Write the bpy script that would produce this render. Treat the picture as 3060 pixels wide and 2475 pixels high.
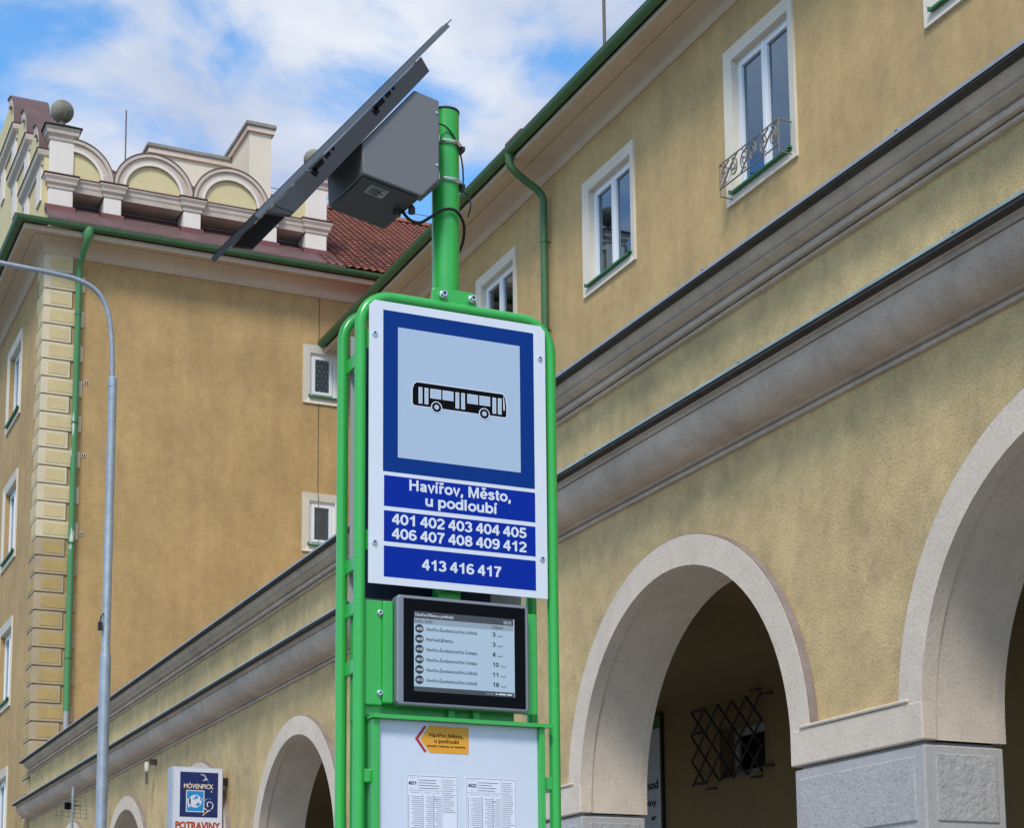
import bpy, bmesh, math, random
from mathutils import Vector, Matrix
random.seed(7)
scene = bpy.context.scene
for o in list(bpy.data.objects): bpy.data.objects.remove(o)
COL = scene.collection
R = math.radians

# ------------------------------------------------------------------ camera
cd = bpy.data.cameras.new('camera'); cam = bpy.data.objects.new('camera', cd); COL.objects.link(cam)
cd.sensor_fit = 'HORIZONTAL'; cd.sensor_width = 36.0; cd.lens = 63.29
cd.shift_x = 0.0; cd.shift_y = 0.3008; cd.clip_start = 0.05; cd.clip_end = 3000
rt = Vector((0.41562465, 0.90949764, -0.00837879)); up = Vector((0.14204343, -0.05580675, 0.98828603)); bk = Vector((0.89837621, -0.41194618, -0.15238282))
m = Matrix((rt, up, bk)).transposed().to_4x4(); m.translation = Vector((0, 0, 1.6))
cam.matrix_world = m
scene.camera = cam

# ------------------------------------------------------------------ world, sun, exposure
SUN_EL, SUN_AZ = 50.0, -36.0            # azimuth measured from +X towards +Y (sun behind the viewer, street side)
w = bpy.data.worlds.new('World'); scene.world = w; w.use_nodes = True
nt = w.node_tree; nt.nodes.clear()
def N(t, tree=None, **kw):
    n = (tree or nt).nodes.new(t)
    for k, v in kw.items(): setattr(n, k, v)
    return n
out = N('ShaderNodeOutputWorld'); bg = N('ShaderNodeBackground'); bg.inputs[1].default_value = 0.12
sky = N('ShaderNodeTexSky', sky_type='NISHITA'); sky.sun_disc = False
sky.sun_elevation = R(SUN_EL); sky.sun_rotation = R(90 - SUN_AZ)
sky.air_density = 1.0; sky.dust_density = 0.6; sky.ozone_density = 2.0; sky.altitude = 250
tc = N('ShaderNodeTexCoord'); sep = N('ShaderNodeSeparateXYZ'); nt.links.new(tc.outputs['Generated'], sep.inputs[0])
zz = N('ShaderNodeMath', operation='MAXIMUM'); nt.links.new(sep.outputs[2], zz.inputs[0]); zz.inputs[1].default_value = 0.0
za = N('ShaderNodeMath', operation='ADD'); nt.links.new(zz.outputs[0], za.inputs[0]); za.inputs[1].default_value = 0.16
dx = N('ShaderNodeMath', operation='DIVIDE'); nt.links.new(sep.outputs[0], dx.inputs[0]); nt.links.new(za.outputs[0], dx.inputs[1])
dy = N('ShaderNodeMath', operation='DIVIDE'); nt.links.new(sep.outputs[1], dy.inputs[0]); nt.links.new(za.outputs[0], dy.inputs[1])
cmb = N('ShaderNodeCombineXYZ'); nt.links.new(dx.outputs[0], cmb.inputs[0]); nt.links.new(dy.outputs[0], cmb.inputs[1]); cmb.inputs[2].default_value = 8.3
n1 = N('ShaderNodeTexNoise'); n1.inputs['Scale'].default_value = 4.6; n1.inputs['Detail'].default_value = 7; n1.inputs['Roughness'].default_value = 0.52; n1.inputs['Distortion'].default_value = 0.35
nt.links.new(cmb.outputs[0], n1.inputs['Vector'])
ramp = N('ShaderNodeValToRGB'); ramp.color_ramp.elements[0].position = 0.40; ramp.color_ramp.elements[1].position = 0.57
ramp.color_ramp.elements[0].color = (0, 0, 0, 1); ramp.color_ramp.elements[1].color = (1, 1, 1, 1); ramp.color_ramp.interpolation = 'EASE'
nt.links.new(n1.outputs[0], ramp.inputs[0])
n2 = N('ShaderNodeTexNoise'); n2.inputs['Scale'].default_value = 5.0; n2.inputs['Detail'].default_value = 4; nt.links.new(cmb.outputs[0], n2.inputs['Vector'])
cr = N('ShaderNodeValToRGB'); cr.color_ramp.elements[0].position = 0.35; cr.color_ramp.elements[1].position = 0.68
cr.color_ramp.elements[0].color = (3.2, 3.7, 4.9, 1); cr.color_ramp.elements[1].color = (5.3, 5.55, 6.0, 1)
nt.links.new(n2.outputs[0], cr.inputs[0])
tint = N('ShaderNodeMix', data_type='RGBA', blend_type='MULTIPLY'); tint.inputs[0].default_value = 1.0
tint.inputs[7].default_value = (0.95, 1.5, 1.75, 1); nt.links.new(sky.outputs[0], tint.inputs[6])
mix = N('ShaderNodeMix', data_type='RGBA'); nt.links.new(ramp.outputs[0], mix.inputs[0]); nt.links.new(tint.outputs[2], mix.inputs[6]); nt.links.new(cr.outputs[0], mix.inputs[7])
nt.links.new(mix.outputs[2], bg.inputs[0]); nt.links.new(bg.outputs[0], out.inputs[0])

sd = bpy.data.lights.new('sun', 'SUN'); sd.energy = 2.1; sd.angle = R(14); sd.color = (1.0, 0.93, 0.83)
sun = bpy.data.objects.new('sun', sd); COL.objects.link(sun)
sv = Vector((math.cos(R(SUN_EL)) * math.cos(R(SUN_AZ)), math.cos(R(SUN_EL)) * math.sin(R(SUN_AZ)), math.sin(R(SUN_EL))))
sun.rotation_euler = sv.to_track_quat('Z', 'Y').to_euler(); sun.location = sv * 60
vs = scene.view_settings; vs.view_transform = 'Standard'; vs.look = 'None'; vs.exposure = 0.42; vs.gamma = 1.0; vs.use_curve_mapping = False
scene.render.engine = 'CYCLES'

# ------------------------------------------------------------------ materials
MATS = {}
def mat(name, col, rough=0.6, metal=0.0, spec=None, bump=0.0, bscale=80.0, var=0.0, vscale=1.5, streak=0.0, speck=0.0, spscale=40.0, coat=0.0, emit=None, coarse=0.0, cscale=18.0, dirt=0.0, dscale=0.55, dcol=(0.16, 0.125, 0.09)):
    mt = bpy.data.materials.new(name); mt.use_nodes = True; t = mt.node_tree; b = t.nodes['Principled BSDF']
    b.inputs['Base Color'].default_value = (*col, 1); b.inputs['Roughness'].default_value = rough; b.inputs['Metallic'].default_value = metal
    if spec is not None: b.inputs['Specular IOR Level'].default_value = spec
    if coat: b.inputs['Coat Weight'].default_value = coat; b.inputs['Coat Roughness'].default_value = 0.08
    if emit: b.inputs['Emission Color'].default_value = (*emit[0], 1); b.inputs['Emission Strength'].default_value = emit[1]
    if bump or var or streak or speck or coarse or dirt:
        c = N('ShaderNodeTexCoord', t); L = t.links.new
        cur = None
        def layer(scale, detail, lo, hi, dark, light, vec=None, rough_=0.6):
            nonlocal cur
            n = N('ShaderNodeTexNoise', t); n.inputs['Scale'].default_value = scale; n.inputs['Detail'].default_value = detail; n.inputs['Roughness'].default_value = rough_
            L(vec or c.outputs['Object'], n.inputs['Vector'])
            r = N('ShaderNodeMapRange', t); r.inputs[1].default_value = lo; r.inputs[2].default_value = hi; r.inputs[3].default_value = dark; r.inputs[4].default_value = light
            L(n.outputs[0], r.inputs[0])
            x = N('ShaderNodeMix', t, data_type='RGBA', blend_type='MULTIPLY'); x.inputs[0].default_value = 1
            if cur is None: x.inputs[6].default_value = (*col, 1)
            else: L(cur, x.inputs[6])
            L(r.outputs[0], x.inputs[7]); cur = x.outputs[2]
        if var: layer(vscale, 6, 0.3, 0.7, 1 - var, 1 + var * 0.5); layer(vscale * 6, 5, 0.3, 0.7, 1 - var * .6, 1 + var * 0.35)
        if streak:
            mp = N('ShaderNodeMapping', t); mp.inputs['Scale'].default_value = (3.2, 3.2, 0.45); L(c.outputs['Object'], mp.inputs[0])
            layer(1.0, 6, 0.35, 0.62, 1 - streak, 1.0, mp.outputs[0], 0.65)
        if speck: layer(spscale, 3, 0.37, 0.47, 1 - speck, 1.0, None, 0.8)
        if dirt:
            for sc, lo, hi, am in ((dscale, .47, .70, dirt), (dscale * 4.5, .52, .72, dirt * .7)):
                n = N('ShaderNodeTexNoise', t); n.inputs['Scale'].default_value = sc; n.inputs['Detail'].default_value = 9; n.inputs['Roughness'].default_value = 0.68; n.inputs['Distortion'].default_value = 0.4
                mp2 = N('ShaderNodeMapping', t); mp2.inputs['Scale'].default_value = (1, 1, .7); mp2.inputs['Location'].default_value = (3.1, 7.7, sc); L(c.outputs['Object'], mp2.inputs[0]); L(mp2.outputs[0], n.inputs['Vector'])
                r = N('ShaderNodeMapRange', t); r.inputs[1].default_value = lo; r.inputs[2].default_value = hi; r.inputs[3].default_value = 0; r.inputs[4].default_value = am; L(n.outputs[0], r.inputs[0])
                x = N('ShaderNodeMix', t, data_type='RGBA'); L(r.outputs[0], x.inputs[0]); x.inputs[7].default_value = (*dcol, 1)
                if cur is None: x.inputs[6].default_value = (*col, 1)
                else: L(cur, x.inputs[6])
                cur = x.outputs[2]
        if cur is not None: L(cur, b.inputs['Base Color'])
        last = None
        for amt, sc, dist in ((coarse, cscale, 0.02), (bump, bscale, 0.004)):
            if not amt: continue
            n = N('ShaderNodeTexNoise', t); n.inputs['Scale'].default_value = sc; n.inputs['Detail'].default_value = 4; n.inputs['Roughness'].default_value = 0.6
            L(c.outputs['Object'], n.inputs['Vector'])
            bp = N('ShaderNodeBump', t); bp.inputs['Strength'].default_value = amt; bp.inputs['Distance'].default_value = dist
            L(n.outputs[0], bp.inputs['Height'])
            if last: L(last, bp.inputs['Normal'])
            last = bp.outputs[0]
        if last: L(last, b.inputs['Normal'])
    MATS[name] = mt; return mt
mat('plaster_upper', (0.60, 0.415, 0.188), 0.92, dirt=0.24, dscale=0.7, bump=0.7, bscale=40, var=0.14, vscale=1.3, streak=0.12, speck=0.20, spscale=45)
mat('plaster_gable', (0.535, 0.35, 0.15), 0.92, dirt=0.30, dscale=0.6, dcol=(0.20, 0.135, 0.08), bump=0.7, bscale=30, var=0.14, vscale=1.1, streak=0.12, speck=0.20, spscale=28)
mat('plaster_arcade', (0.68, 0.495, 0.24), 0.92, dirt=0.42, dscale=0.9, bump=0.9, bscale=60, var=0.20, vscale=1.6, streak=0.10, speck=0.42, spscale=75, coarse=0.12, cscale=30)
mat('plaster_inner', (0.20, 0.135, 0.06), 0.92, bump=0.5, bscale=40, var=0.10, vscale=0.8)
mat('trim', (0.70, 0.585, 0.475), 0.88, bump=0.7, bscale=55, var=0.09, vscale=1.3, speck=0.18, spscale=75, coarse=0.06, cscale=28, dirt=0.22, dscale=0.9, dcol=(0.22, 0.19, 0.17))
mat('trim_window', (0.72, 0.66, 0.56), 0.85, bump=0.3, bscale=50, var=0.05)
mat('cornice_stone', (0.60, 0.485, 0.395), 0.9, bump=0.8, bscale=45, var=0.16, vscale=1.4, speck=0.22, spscale=75, streak=0.10, coarse=0.22, cscale=22, dirt=0.26, dscale=1.2, dcol=(0.12, 0.10, 0.09))
mat('cornice_eave', (0.62, 0.51, 0.40), 0.9, bump=0.3, bscale=40, var=0.08, vscale=1.0)
mat('plinth', (0.45, 0.43, 0.42), 0.88, bump=0.6, bscale=45, var=0.09, vscale=2.5, speck=0.2, spscale=100)
mat('plinth_rough', (0.44, 0.42, 0.41), 0.9, bump=0.8, bscale=45, var=0.10, vscale=2.5, speck=0.2, spscale=100, coarse=0.75, cscale=16)
mat('plinth_stipple', (0.45, 0.43, 0.425), 0.9, bump=0.8, bscale=70, var=0.08, vscale=2.5, speck=0.28, spscale=60, coarse=0.3, cscale=50)
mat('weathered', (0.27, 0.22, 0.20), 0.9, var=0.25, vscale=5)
mat('shade_grime', (0.05, 0.044, 0.04), 0.9, var=0.3, vscale=6)  # near-black for shade and dirt painted under the flashings, also vent slots
mat('zinc', (0.42, 0.43, 0.45), 0.55, metal=0.5, var=0.12, vscale=3)
mat('zinc_green', (0.42, 0.50, 0.46), 0.5, metal=0.5, var=0.22, vscale=2.2)
mat('gutter_green', (0.055, 0.155, 0.062), 0.55, var=0.18, vscale=4, bump=0.15, bscale=60)
mat('sill_green', (0.03, 0.19, 0.075), 0.4, var=0.1)
mat('attic_white', (0.78, 0.71, 0.64), 0.85, bump=0.25, bscale=30, var=0.06, vscale=1.5)
mat('attic_moulding', (0.60, 0.505, 0.42), 0.88, bump=0.3, bscale=30, var=0.12, vscale=3)
mat('attic_yellow', (0.66, 0.56, 0.31), 0.88, bump=0.2, bscale=30, var=0.05)
mat('chimney_plaster', (0.73, 0.65, 0.52), 0.88, bump=0.2, var=0.05)
mat('cap_concrete', (0.30, 0.285, 0.25), 0.9, bump=0.5, bscale=30, var=0.3, vscale=3)
mat('ball_stone', (0.30, 0.285, 0.21), 0.92, bump=0.4, bscale=30, streak=0.45, var=0.35, vscale=4)
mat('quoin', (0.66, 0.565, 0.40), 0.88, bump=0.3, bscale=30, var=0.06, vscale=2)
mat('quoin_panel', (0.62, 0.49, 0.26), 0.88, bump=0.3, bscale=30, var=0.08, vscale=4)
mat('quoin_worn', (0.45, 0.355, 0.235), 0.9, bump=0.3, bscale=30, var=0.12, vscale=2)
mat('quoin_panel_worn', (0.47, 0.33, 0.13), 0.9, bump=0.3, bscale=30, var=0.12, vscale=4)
mat('red_tin', (0.15, 0.042, 0.04), 0.5, var=0.25, vscale=3)
mat('red_tin_faded', (0.135, 0.075, 0.07), 0.65, var=0.22, vscale=2.5)
mat('tile', (0.25, 0.085, 0.055), 0.85, var=0.35, vscale=1.6, bump=0.3, bscale=30)
mat('tile_dark', (0.17, 0.062, 0.045), 0.88, var=0.3, vscale=1.6, bump=0.3, bscale=30)
mat('tile_orange', (0.33, 0.11, 0.06), 0.85, var=0.25, vscale=1.6)
mat('pvc', (0.78, 0.80, 0.84), 0.35)
mat('curtain', (0.80, 0.82, 0.82), 0.9)
mat('net', (0.42, 0.45, 0.46), 0.9)
mat('passage_frame', (0.30, 0.30, 0.31), 0.5)
mat('room_dark', (0.02, 0.02, 0.022), 0.9)
mat('iron', (0.15, 0.13, 0.115), 0.6, metal=0.4, var=0.3, vscale=20)
mat('guard_iron', (0.26, 0.235, 0.21), 0.55, metal=0.3, var=0.2, vscale=12)
mat('iron_dark', (0.012, 0.010, 0.010), 0.6)
mat('galvanised', (0.34, 0.39, 0.45), 0.5, metal=0.35, var=0.20, vscale=9, bump=0.1, bscale=60)
mat('green_paint', (0.034, 0.42, 0.066), 0.32, coat=0.3, var=0.05, vscale=6, bump=0.03, bscale=120)
mat('bolt', (0.75, 0.76, 0.78), 0.22, metal=1.0)
mat('sign_white', (0.68, 0.72, 0.80), 0.42, var=0.025, vscale=5)
mat('sign_blue', (0.0015, 0.034, 0.215), 0.45, spec=0.12)
mat('sign_blue_lower', (0.001, 0.024, 0.31), 0.45, spec=0.12)
mat('sign_field', (0.40, 0.51, 0.66), 0.42, var=0.012, vscale=60)
mat('black_print', (0.003, 0.003, 0.004), 0.5, spec=0.08)
mat('sign_back_navy', (0.006, 0.014, 0.05), 0.45)
mat('sign_back_grey', (0.40, 0.42, 0.43), 0.5)
mat('bezel_alu', (0.25, 0.265, 0.30), 0.42, metal=0.45)
mat('bezel_black', (0.002, 0.002, 0.003), 0.25, spec=0.10)
mat('screen_paper', (0.42, 0.53, 0.62), 0.35)
mat('screen_bar', (0.055, 0.060, 0.066), 0.35)
mat('screen_head', (0.29, 0.35, 0.40), 0.35)
mat('screen_ink', (0.02, 0.03, 0.04), 0.4)
mat('board_white', (0.60, 0.66, 0.77), 0.30, var=0.03, vscale=3)
mat('paper', (0.71, 0.74, 0.84), 0.6)
mat('paper_ink', (0.045, 0.05, 0.085), 0.7)
mat('paper_line', (0.24, 0.27, 0.36), 0.7)
mat('sticker_orange', (0.74, 0.34, 0.025), 0.5)
mat('sticker_red', (0.42, 0.025, 0.035), 0.5)
mat('box_grey', (0.145, 0.15, 0.16), 0.52, bump=0.08, bscale=300)
mat('box_dark', (0.035, 0.038, 0.045), 0.55)
mat('solar_frame', (0.13, 0.145, 0.16), 0.45, metal=0.4)
mat('solar_back', (0.028, 0.029, 0.034), 0.55)
mat('label_silver', (0.32, 0.34, 0.36), 0.5)
mat('rubber', (0.006, 0.006, 0.007), 0.5)
mat('lightbox', (0.66, 0.69, 0.78), 0.4, var=0.04, vscale=4)
mat('lightbox_edge', (0.42, 0.44, 0.52), 0.5, var=0.15, vscale=9)
mat('shop_navy', (0.008, 0.020, 0.115), 0.4)
mat('shop_cyan', (0.015, 0.24, 0.56), 0.4)
mat('shop_cream', (0.80, 0.66, 0.50), 0.5)
mat('shop_red', (0.42, 0.05, 0.012), 0.5)
mat('poster_white', (0.42, 0.44, 0.48), 0.5)
mat('poster_green', (0.03, 0.14, 0.035), 0.5)
mat('asphalt', (0.055, 0.055, 0.058), 0.9, bump=0.5, bscale=60, var=0.15)
mat('paving', (0.34, 0.325, 0.30), 0.9, bump=0.4, bscale=40, var=0.12, vscale=2)
mat('kerbstone', (0.30, 0.29, 0.28), 0.9, var=0.1)
# painted downpipe with flaked white patches
def pipe_mat():
    mt = bpy.data.materials.new('pipe_green'); mt.use_nodes = True; t = mt.node_tree; b = t.nodes['Principled BSDF']; b.inputs['Roughness'].default_value = 0.5
    c = N('ShaderNodeTexCoord', t); mp = N('ShaderNodeMapping', t); mp.inputs['Scale'].default_value = (9, 9, 1.6); t.links.new(c.outputs['Object'], mp.inputs[0])
    n = N('ShaderNodeTexNoise', t); n.inputs['Scale'].default_value = 1.0; n.inputs['Detail'].default_value = 5; t.links.new(mp.outputs[0], n.inputs['Vector'])
    r = N('ShaderNodeValToRGB', t); e = r.color_ramp.elements; e[0].position = 0.64; e[0].color = (0.075, 0.26, 0.105, 1); e[1].position = 0.67; e[1].color = (0.60, 0.66, 0.62, 1)
    t.links.new(n.outputs[0], r.inputs[0]); t.links.new(r.outputs[0], b.inputs['Base Color']); MATS['pipe_green'] = mt
pipe_mat()
def glass_mat(name, tint, ior):
    mt = bpy.data.materials.new(name); mt.use_nodes = True; t = mt.node_tree; t.nodes.clear()
    o = N('ShaderNodeOutputMaterial', t); f = N('ShaderNodeFresnel', t); f.inputs[0].default_value = ior
    g = N('ShaderNodeBsdfGlossy', t); g.inputs['Roughness'].default_value = 0.02; g.inputs['Color'].default_value = (0.9, 0.95, 1, 1) if ior < 2 else (0.60, 0.80, 1.0, 1)
    tr = N('ShaderNodeBsdfTransparent', t); tr.inputs[0].default_value = (*tint, 1)
    x = N('ShaderNodeMixShader', t); t.links.new(f.outputs[0], x.inputs[0]); t.links.new(tr.outputs[0], x.inputs[1]); t.links.new(g.outputs[0], x.inputs[2]); t.links.new(x.outputs[0], o.inputs[0])
    MATS[name] = mt
glass_mat('glass', (0.72, 0.76, 0.80), 1.75)
glass_mat('glass_blue', (0.55, 0.62, 0.72), 3.2)

# ------------------------------------------------------------------ mesh helpers
class MB:
    def __init__(s, T=None): s.v = []; s.f = []; s.T = T
    def _add(s, vs_, fs):
        o = len(s.v); s.v += [tuple(s.T(*p)) for p in vs_] if s.T else [tuple(p) for p in vs_]
        s.f += [tuple(i + o for i in q) for q in fs]
    def box(s, x0, x1, y0, y1, z0, z1):
        s._add([(x0, y0, z0), (x1, y0, z0), (x1, y1, z0), (x0, y1, z0), (x0, y0, z1), (x1, y0, z1), (x1, y1, z1), (x0, y1, z1)],
               [(0, 3, 2, 1), (4, 5, 6, 7), (0, 1, 5, 4), (1, 2, 6, 5), (2, 3, 7, 6), (3, 0, 4, 7)]); return s
    def quad(s, a, b, c, d): s._add([a, b, c, d], [(0, 1, 2, 3)]); return s
    def prism(s, poly, fn, a, b):
        """poly: list of 2-D points, fn(p, q, t) -> 3-D point, extruded between t=a and t=b"""
        n = len(poly); vs_ = [fn(p, q, a) for p, q in poly] + [fn(p, q, b) for p, q in poly]
        s._add(vs_, [tuple(range(n))[::-1], tuple(range(n, 2 * n))] + [(i, (i + 1) % n, n + (i + 1) % n, n + i) for i in range(n)]); return s
    def tube(s, pts, r, n=14, caps=True):
        pts = [Vector(p) for p in pts]; rs = r if isinstance(r, (list, tuple)) else [r] * len(pts)
        rings = []; prev = None
        for i, p in enumerate(pts):
            d = (pts[min(i + 1, len(pts) - 1)] - pts[max(i - 1, 0)]).normalized()
            if prev is None:
                a = Vector((0, 0, 1)) if abs(d.z) < 0.9 else Vector((1, 0, 0)); u = d.cross(a).normalized()
            else:
                u = (prev - d * prev.dot(d)).normalized()
            prev = u; v = d.cross(u)
            rings.append([p + (u * math.cos(2 * math.pi * k / n) + v * math.sin(2 * math.pi * k / n)) * rs[i] for k in range(n)])
        vs_ = [q for rg in rings for q in rg]; fs = []
        for i in range(len(pts) - 1):
            for k in range(n):
                fs.append((i * n + k, i * n + (k + 1) % n, (i + 1) * n + (k + 1) % n, (i + 1) * n + k))
        if caps: fs += [tuple(range(n))[::-1], tuple((len(pts) - 1) * n + k for k in range(n))]
        s._add(vs_, fs); return s
    def sweep(s, prof, path, closed_ends=True):
        """prof: [(outward offset, z)], path: XY points; outward = right-hand side of travel; mitred"""
        P = [Vector((p[0], p[1])) for p in path]; n = len(prof); rings = []
        for i, p in enumerate(P):
            ns = []
            if i > 0: d = (P[i] - P[i - 1]).normalized(); ns.append(Vector((d.y, -d.x)))
            if i < len(P) - 1: d = (P[i + 1] - P[i]).normalized(); ns.append(Vector((d.y, -d.x)))
            if len(ns) == 2: mm = (ns[0] + ns[1]); mm = mm / mm.dot(ns[0])
            else: mm = ns[0]
            rings.append([(p.x + mm.x * o, p.y + mm.y * o, z) for o, z in prof])
        vs_ = [q for rg in rings for q in rg]; fs = []
        for i in range(len(P) - 1):
            for k in range(n):
                fs.append((i * n + k, i * n + (k + 1) % n, (i + 1) * n + (k + 1) % n, (i + 1) * n + k))
        if closed_ends: fs += [tuple(range(n))[::-1], tuple((len(P) - 1) * n + k for k in range(n))]
        s._add(vs_, fs); return s
    def lathe(s, prof, c, n=24, axis='Z'):
        vs_ = []
        for r, z in prof:
            for k in range(n):
                a = 2 * math.pi * k / n
                if axis == 'Z': vs_.append((c[0] + r * math.cos(a), c[1] + r * math.sin(a), c[2] + z))
                else: vs_.append((c[0] + z, c[1] + r * math.cos(a), c[2] + r * math.sin(a)))
        fs = []
        for i in range(len(prof) - 1):
            for k in range(n): fs.append((i * n + k, i * n + (k + 1) % n, (i + 1) * n + (k + 1) % n, (i + 1) * n + k))
        fs += [tuple(range(n))[::-1], tuple((len(prof) - 1) * n + k for k in range(n))]
        s._add(vs_, fs); return s
    def build(s, name, material, parent=None, smooth=False, bevel=0.0, recalc=True, ang=35):
        me = bpy.data.meshes.new(name); me.from_pydata(s.v, [], s.f)
        if recalc:
            b = bmesh.new(); b.from_mesh(me); bmesh.ops.recalc_face_normals(b, faces=b.faces); b.to_mesh(me); b.free()
        me.materials.append(MATS[material])
        if smooth:
            me.polygons.foreach_set('use_smooth', [True] * len(me.polygons)); me.set_sharp_from_angle(angle=R(ang))
        ob = bpy.data.objects.new(name, me); COL.objects.link(ob)
        if parent is not None: attach(ob, parent)
        if bevel:
            md = ob.modifiers.new('bevel', 'BEVEL'); md.width = bevel; md.segments = 2; md.limit_method = 'ANGLE'
        return ob
WORLD = {}
def wpos(o):
    p = Vector(o.location)
    while o.parent: o = o.parent; p = p + Vector(o.location)
    return p
def attach(ob, parent):          # no rotations or scales are used on parents, so a plain offset keeps world coordinates
    ob.parent = parent; ob.matrix_parent_inverse = Matrix.Translation(-wpos2(parent))
ABS = {}
def wpos2(o):                     # absolute position of an object's origin
    return ABS.get(o.name, Vector((0, 0, 0)))
def thing(name, label, cat, loc, group=None):
    o = bpy.data.objects.new(name, None); COL.objects.link(o); o.location = loc; o.empty_display_size = 0.2
    ABS[o.name] = Vector(loc); o['label'] = label; o['category'] = cat
    if group: o['group'] = group
    return o
def tag(o, label, cat, group=None):
    o['label'] = label; o['category'] = cat
    if group: o['group'] = group
    return o
def struct(o): o['kind'] = 'structure'; return o
def TY(y): return lambda s_, d, z: (s_, y + d, z)        # wall facing -Y: s to the right (+X), d into the wall
def TX(x): return lambda s_, d, z: (x - d, s_, z)        # wall facing +X: s to the right (+Y), d into the wall
def wall_holes(mb, s0, s1, z0, z1, d0, d1, holes):
    """solid wall between depths d0 and d1 with rectangular openings (s0, s1, z0, z1)"""
    S = sorted({s0, s1, *[h[0] for h in holes], *[h[1] for h in holes]}); Z = sorted({z0, z1, *[h[2] for h in holes], *[h[3] for h in holes]})
    S = [q for q in S if s0 <= q <= s1]; Z = [q for q in Z if z0 <= q <= z1]
    inside = lambda a, b: any(h[0] < a < h[1] and h[2] < b < h[3] for h in holes)
    for i in range(len(S) - 1):
        for j in range(len(Z) - 1):
            if inside((S[i] + S[i + 1]) / 2, (Z[j] + Z[j + 1]) / 2): continue
            for d in (d0, d1): mb.quad((S[i], d, Z[j]), (S[i + 1], d, Z[j]), (S[i + 1], d, Z[j + 1]), (S[i], d, Z[j + 1]))
    for h in holes + [(s0, s1, z0, z1)]:
        a, b, c, d = h
        mb.quad((a, d0, c), (a, d1, c), (a, d1, d), (a, d0, d)); mb.quad((b, d0, c), (b, d1, c), (b, d1, d), (b, d0, d))
        mb.quad((a, d0, c), (b, d0, c), (b, d1, c), (a, d1, c)); mb.quad((a, d0, d), (b, d0, d), (b, d1, d), (a, d1, d))
    return mb
def shadow_copy(ob, parent, loc):
    c = ob.copy(); COL.objects.link(c); c.location = loc; attach(c, parent); return c

# text as thin flat meshes -------------------------------------------------
_fc = {}
def text_mesh(st, bold):
    k = (st, bold)
    if k in _fc: return _fc[k]
    cu = bpy.data.curves.new('t', 'FONT'); cu.body = st; cu.size = 1.0; cu.offset = bold; cu.resolution_u = 3
    ob = bpy.data.objects.new('t', cu); COL.objects.link(ob)
    dg = bpy.context.evaluated_depsgraph_get(); me = bpy.data.meshes.new_from_object(ob.evaluated_get(dg))
    vs_ = [tuple(v.co) for v in me.vertices]; fs = [tuple(p.vertices) for p in me.polygons]
    bpy.data.objects.remove(ob); bpy.data.curves.remove(cu); bpy.data.meshes.remove(me)
    _fc[k] = (vs_, fs); return _fc[k]
def caph(bold): return max(v[1] for v in text_mesh('H', bold)[0])
def add_text(mb, st, s0, s1, zbase, cap, P, bold=0.03):
    """writes st between s0 and s1 on the plane P(s, z)"""
    vs_, fs = text_mesh(st, bold); x0 = min(v[0] for v in vs_); x1 = max(v[0] for v in vs_); kz = cap / caph(bold); kx = (s1 - s0) / (x1 - x0)
    mb._add([P(s0 + (v[0] - x0) * kx, zbase + v[1] * kz) for v in vs_], fs)
def PX(x): return lambda s_, z, l=0: (x + l, s_, z)
def PY(y): return lambda s_, z, l=0: (s_, y - l, z)
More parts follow.
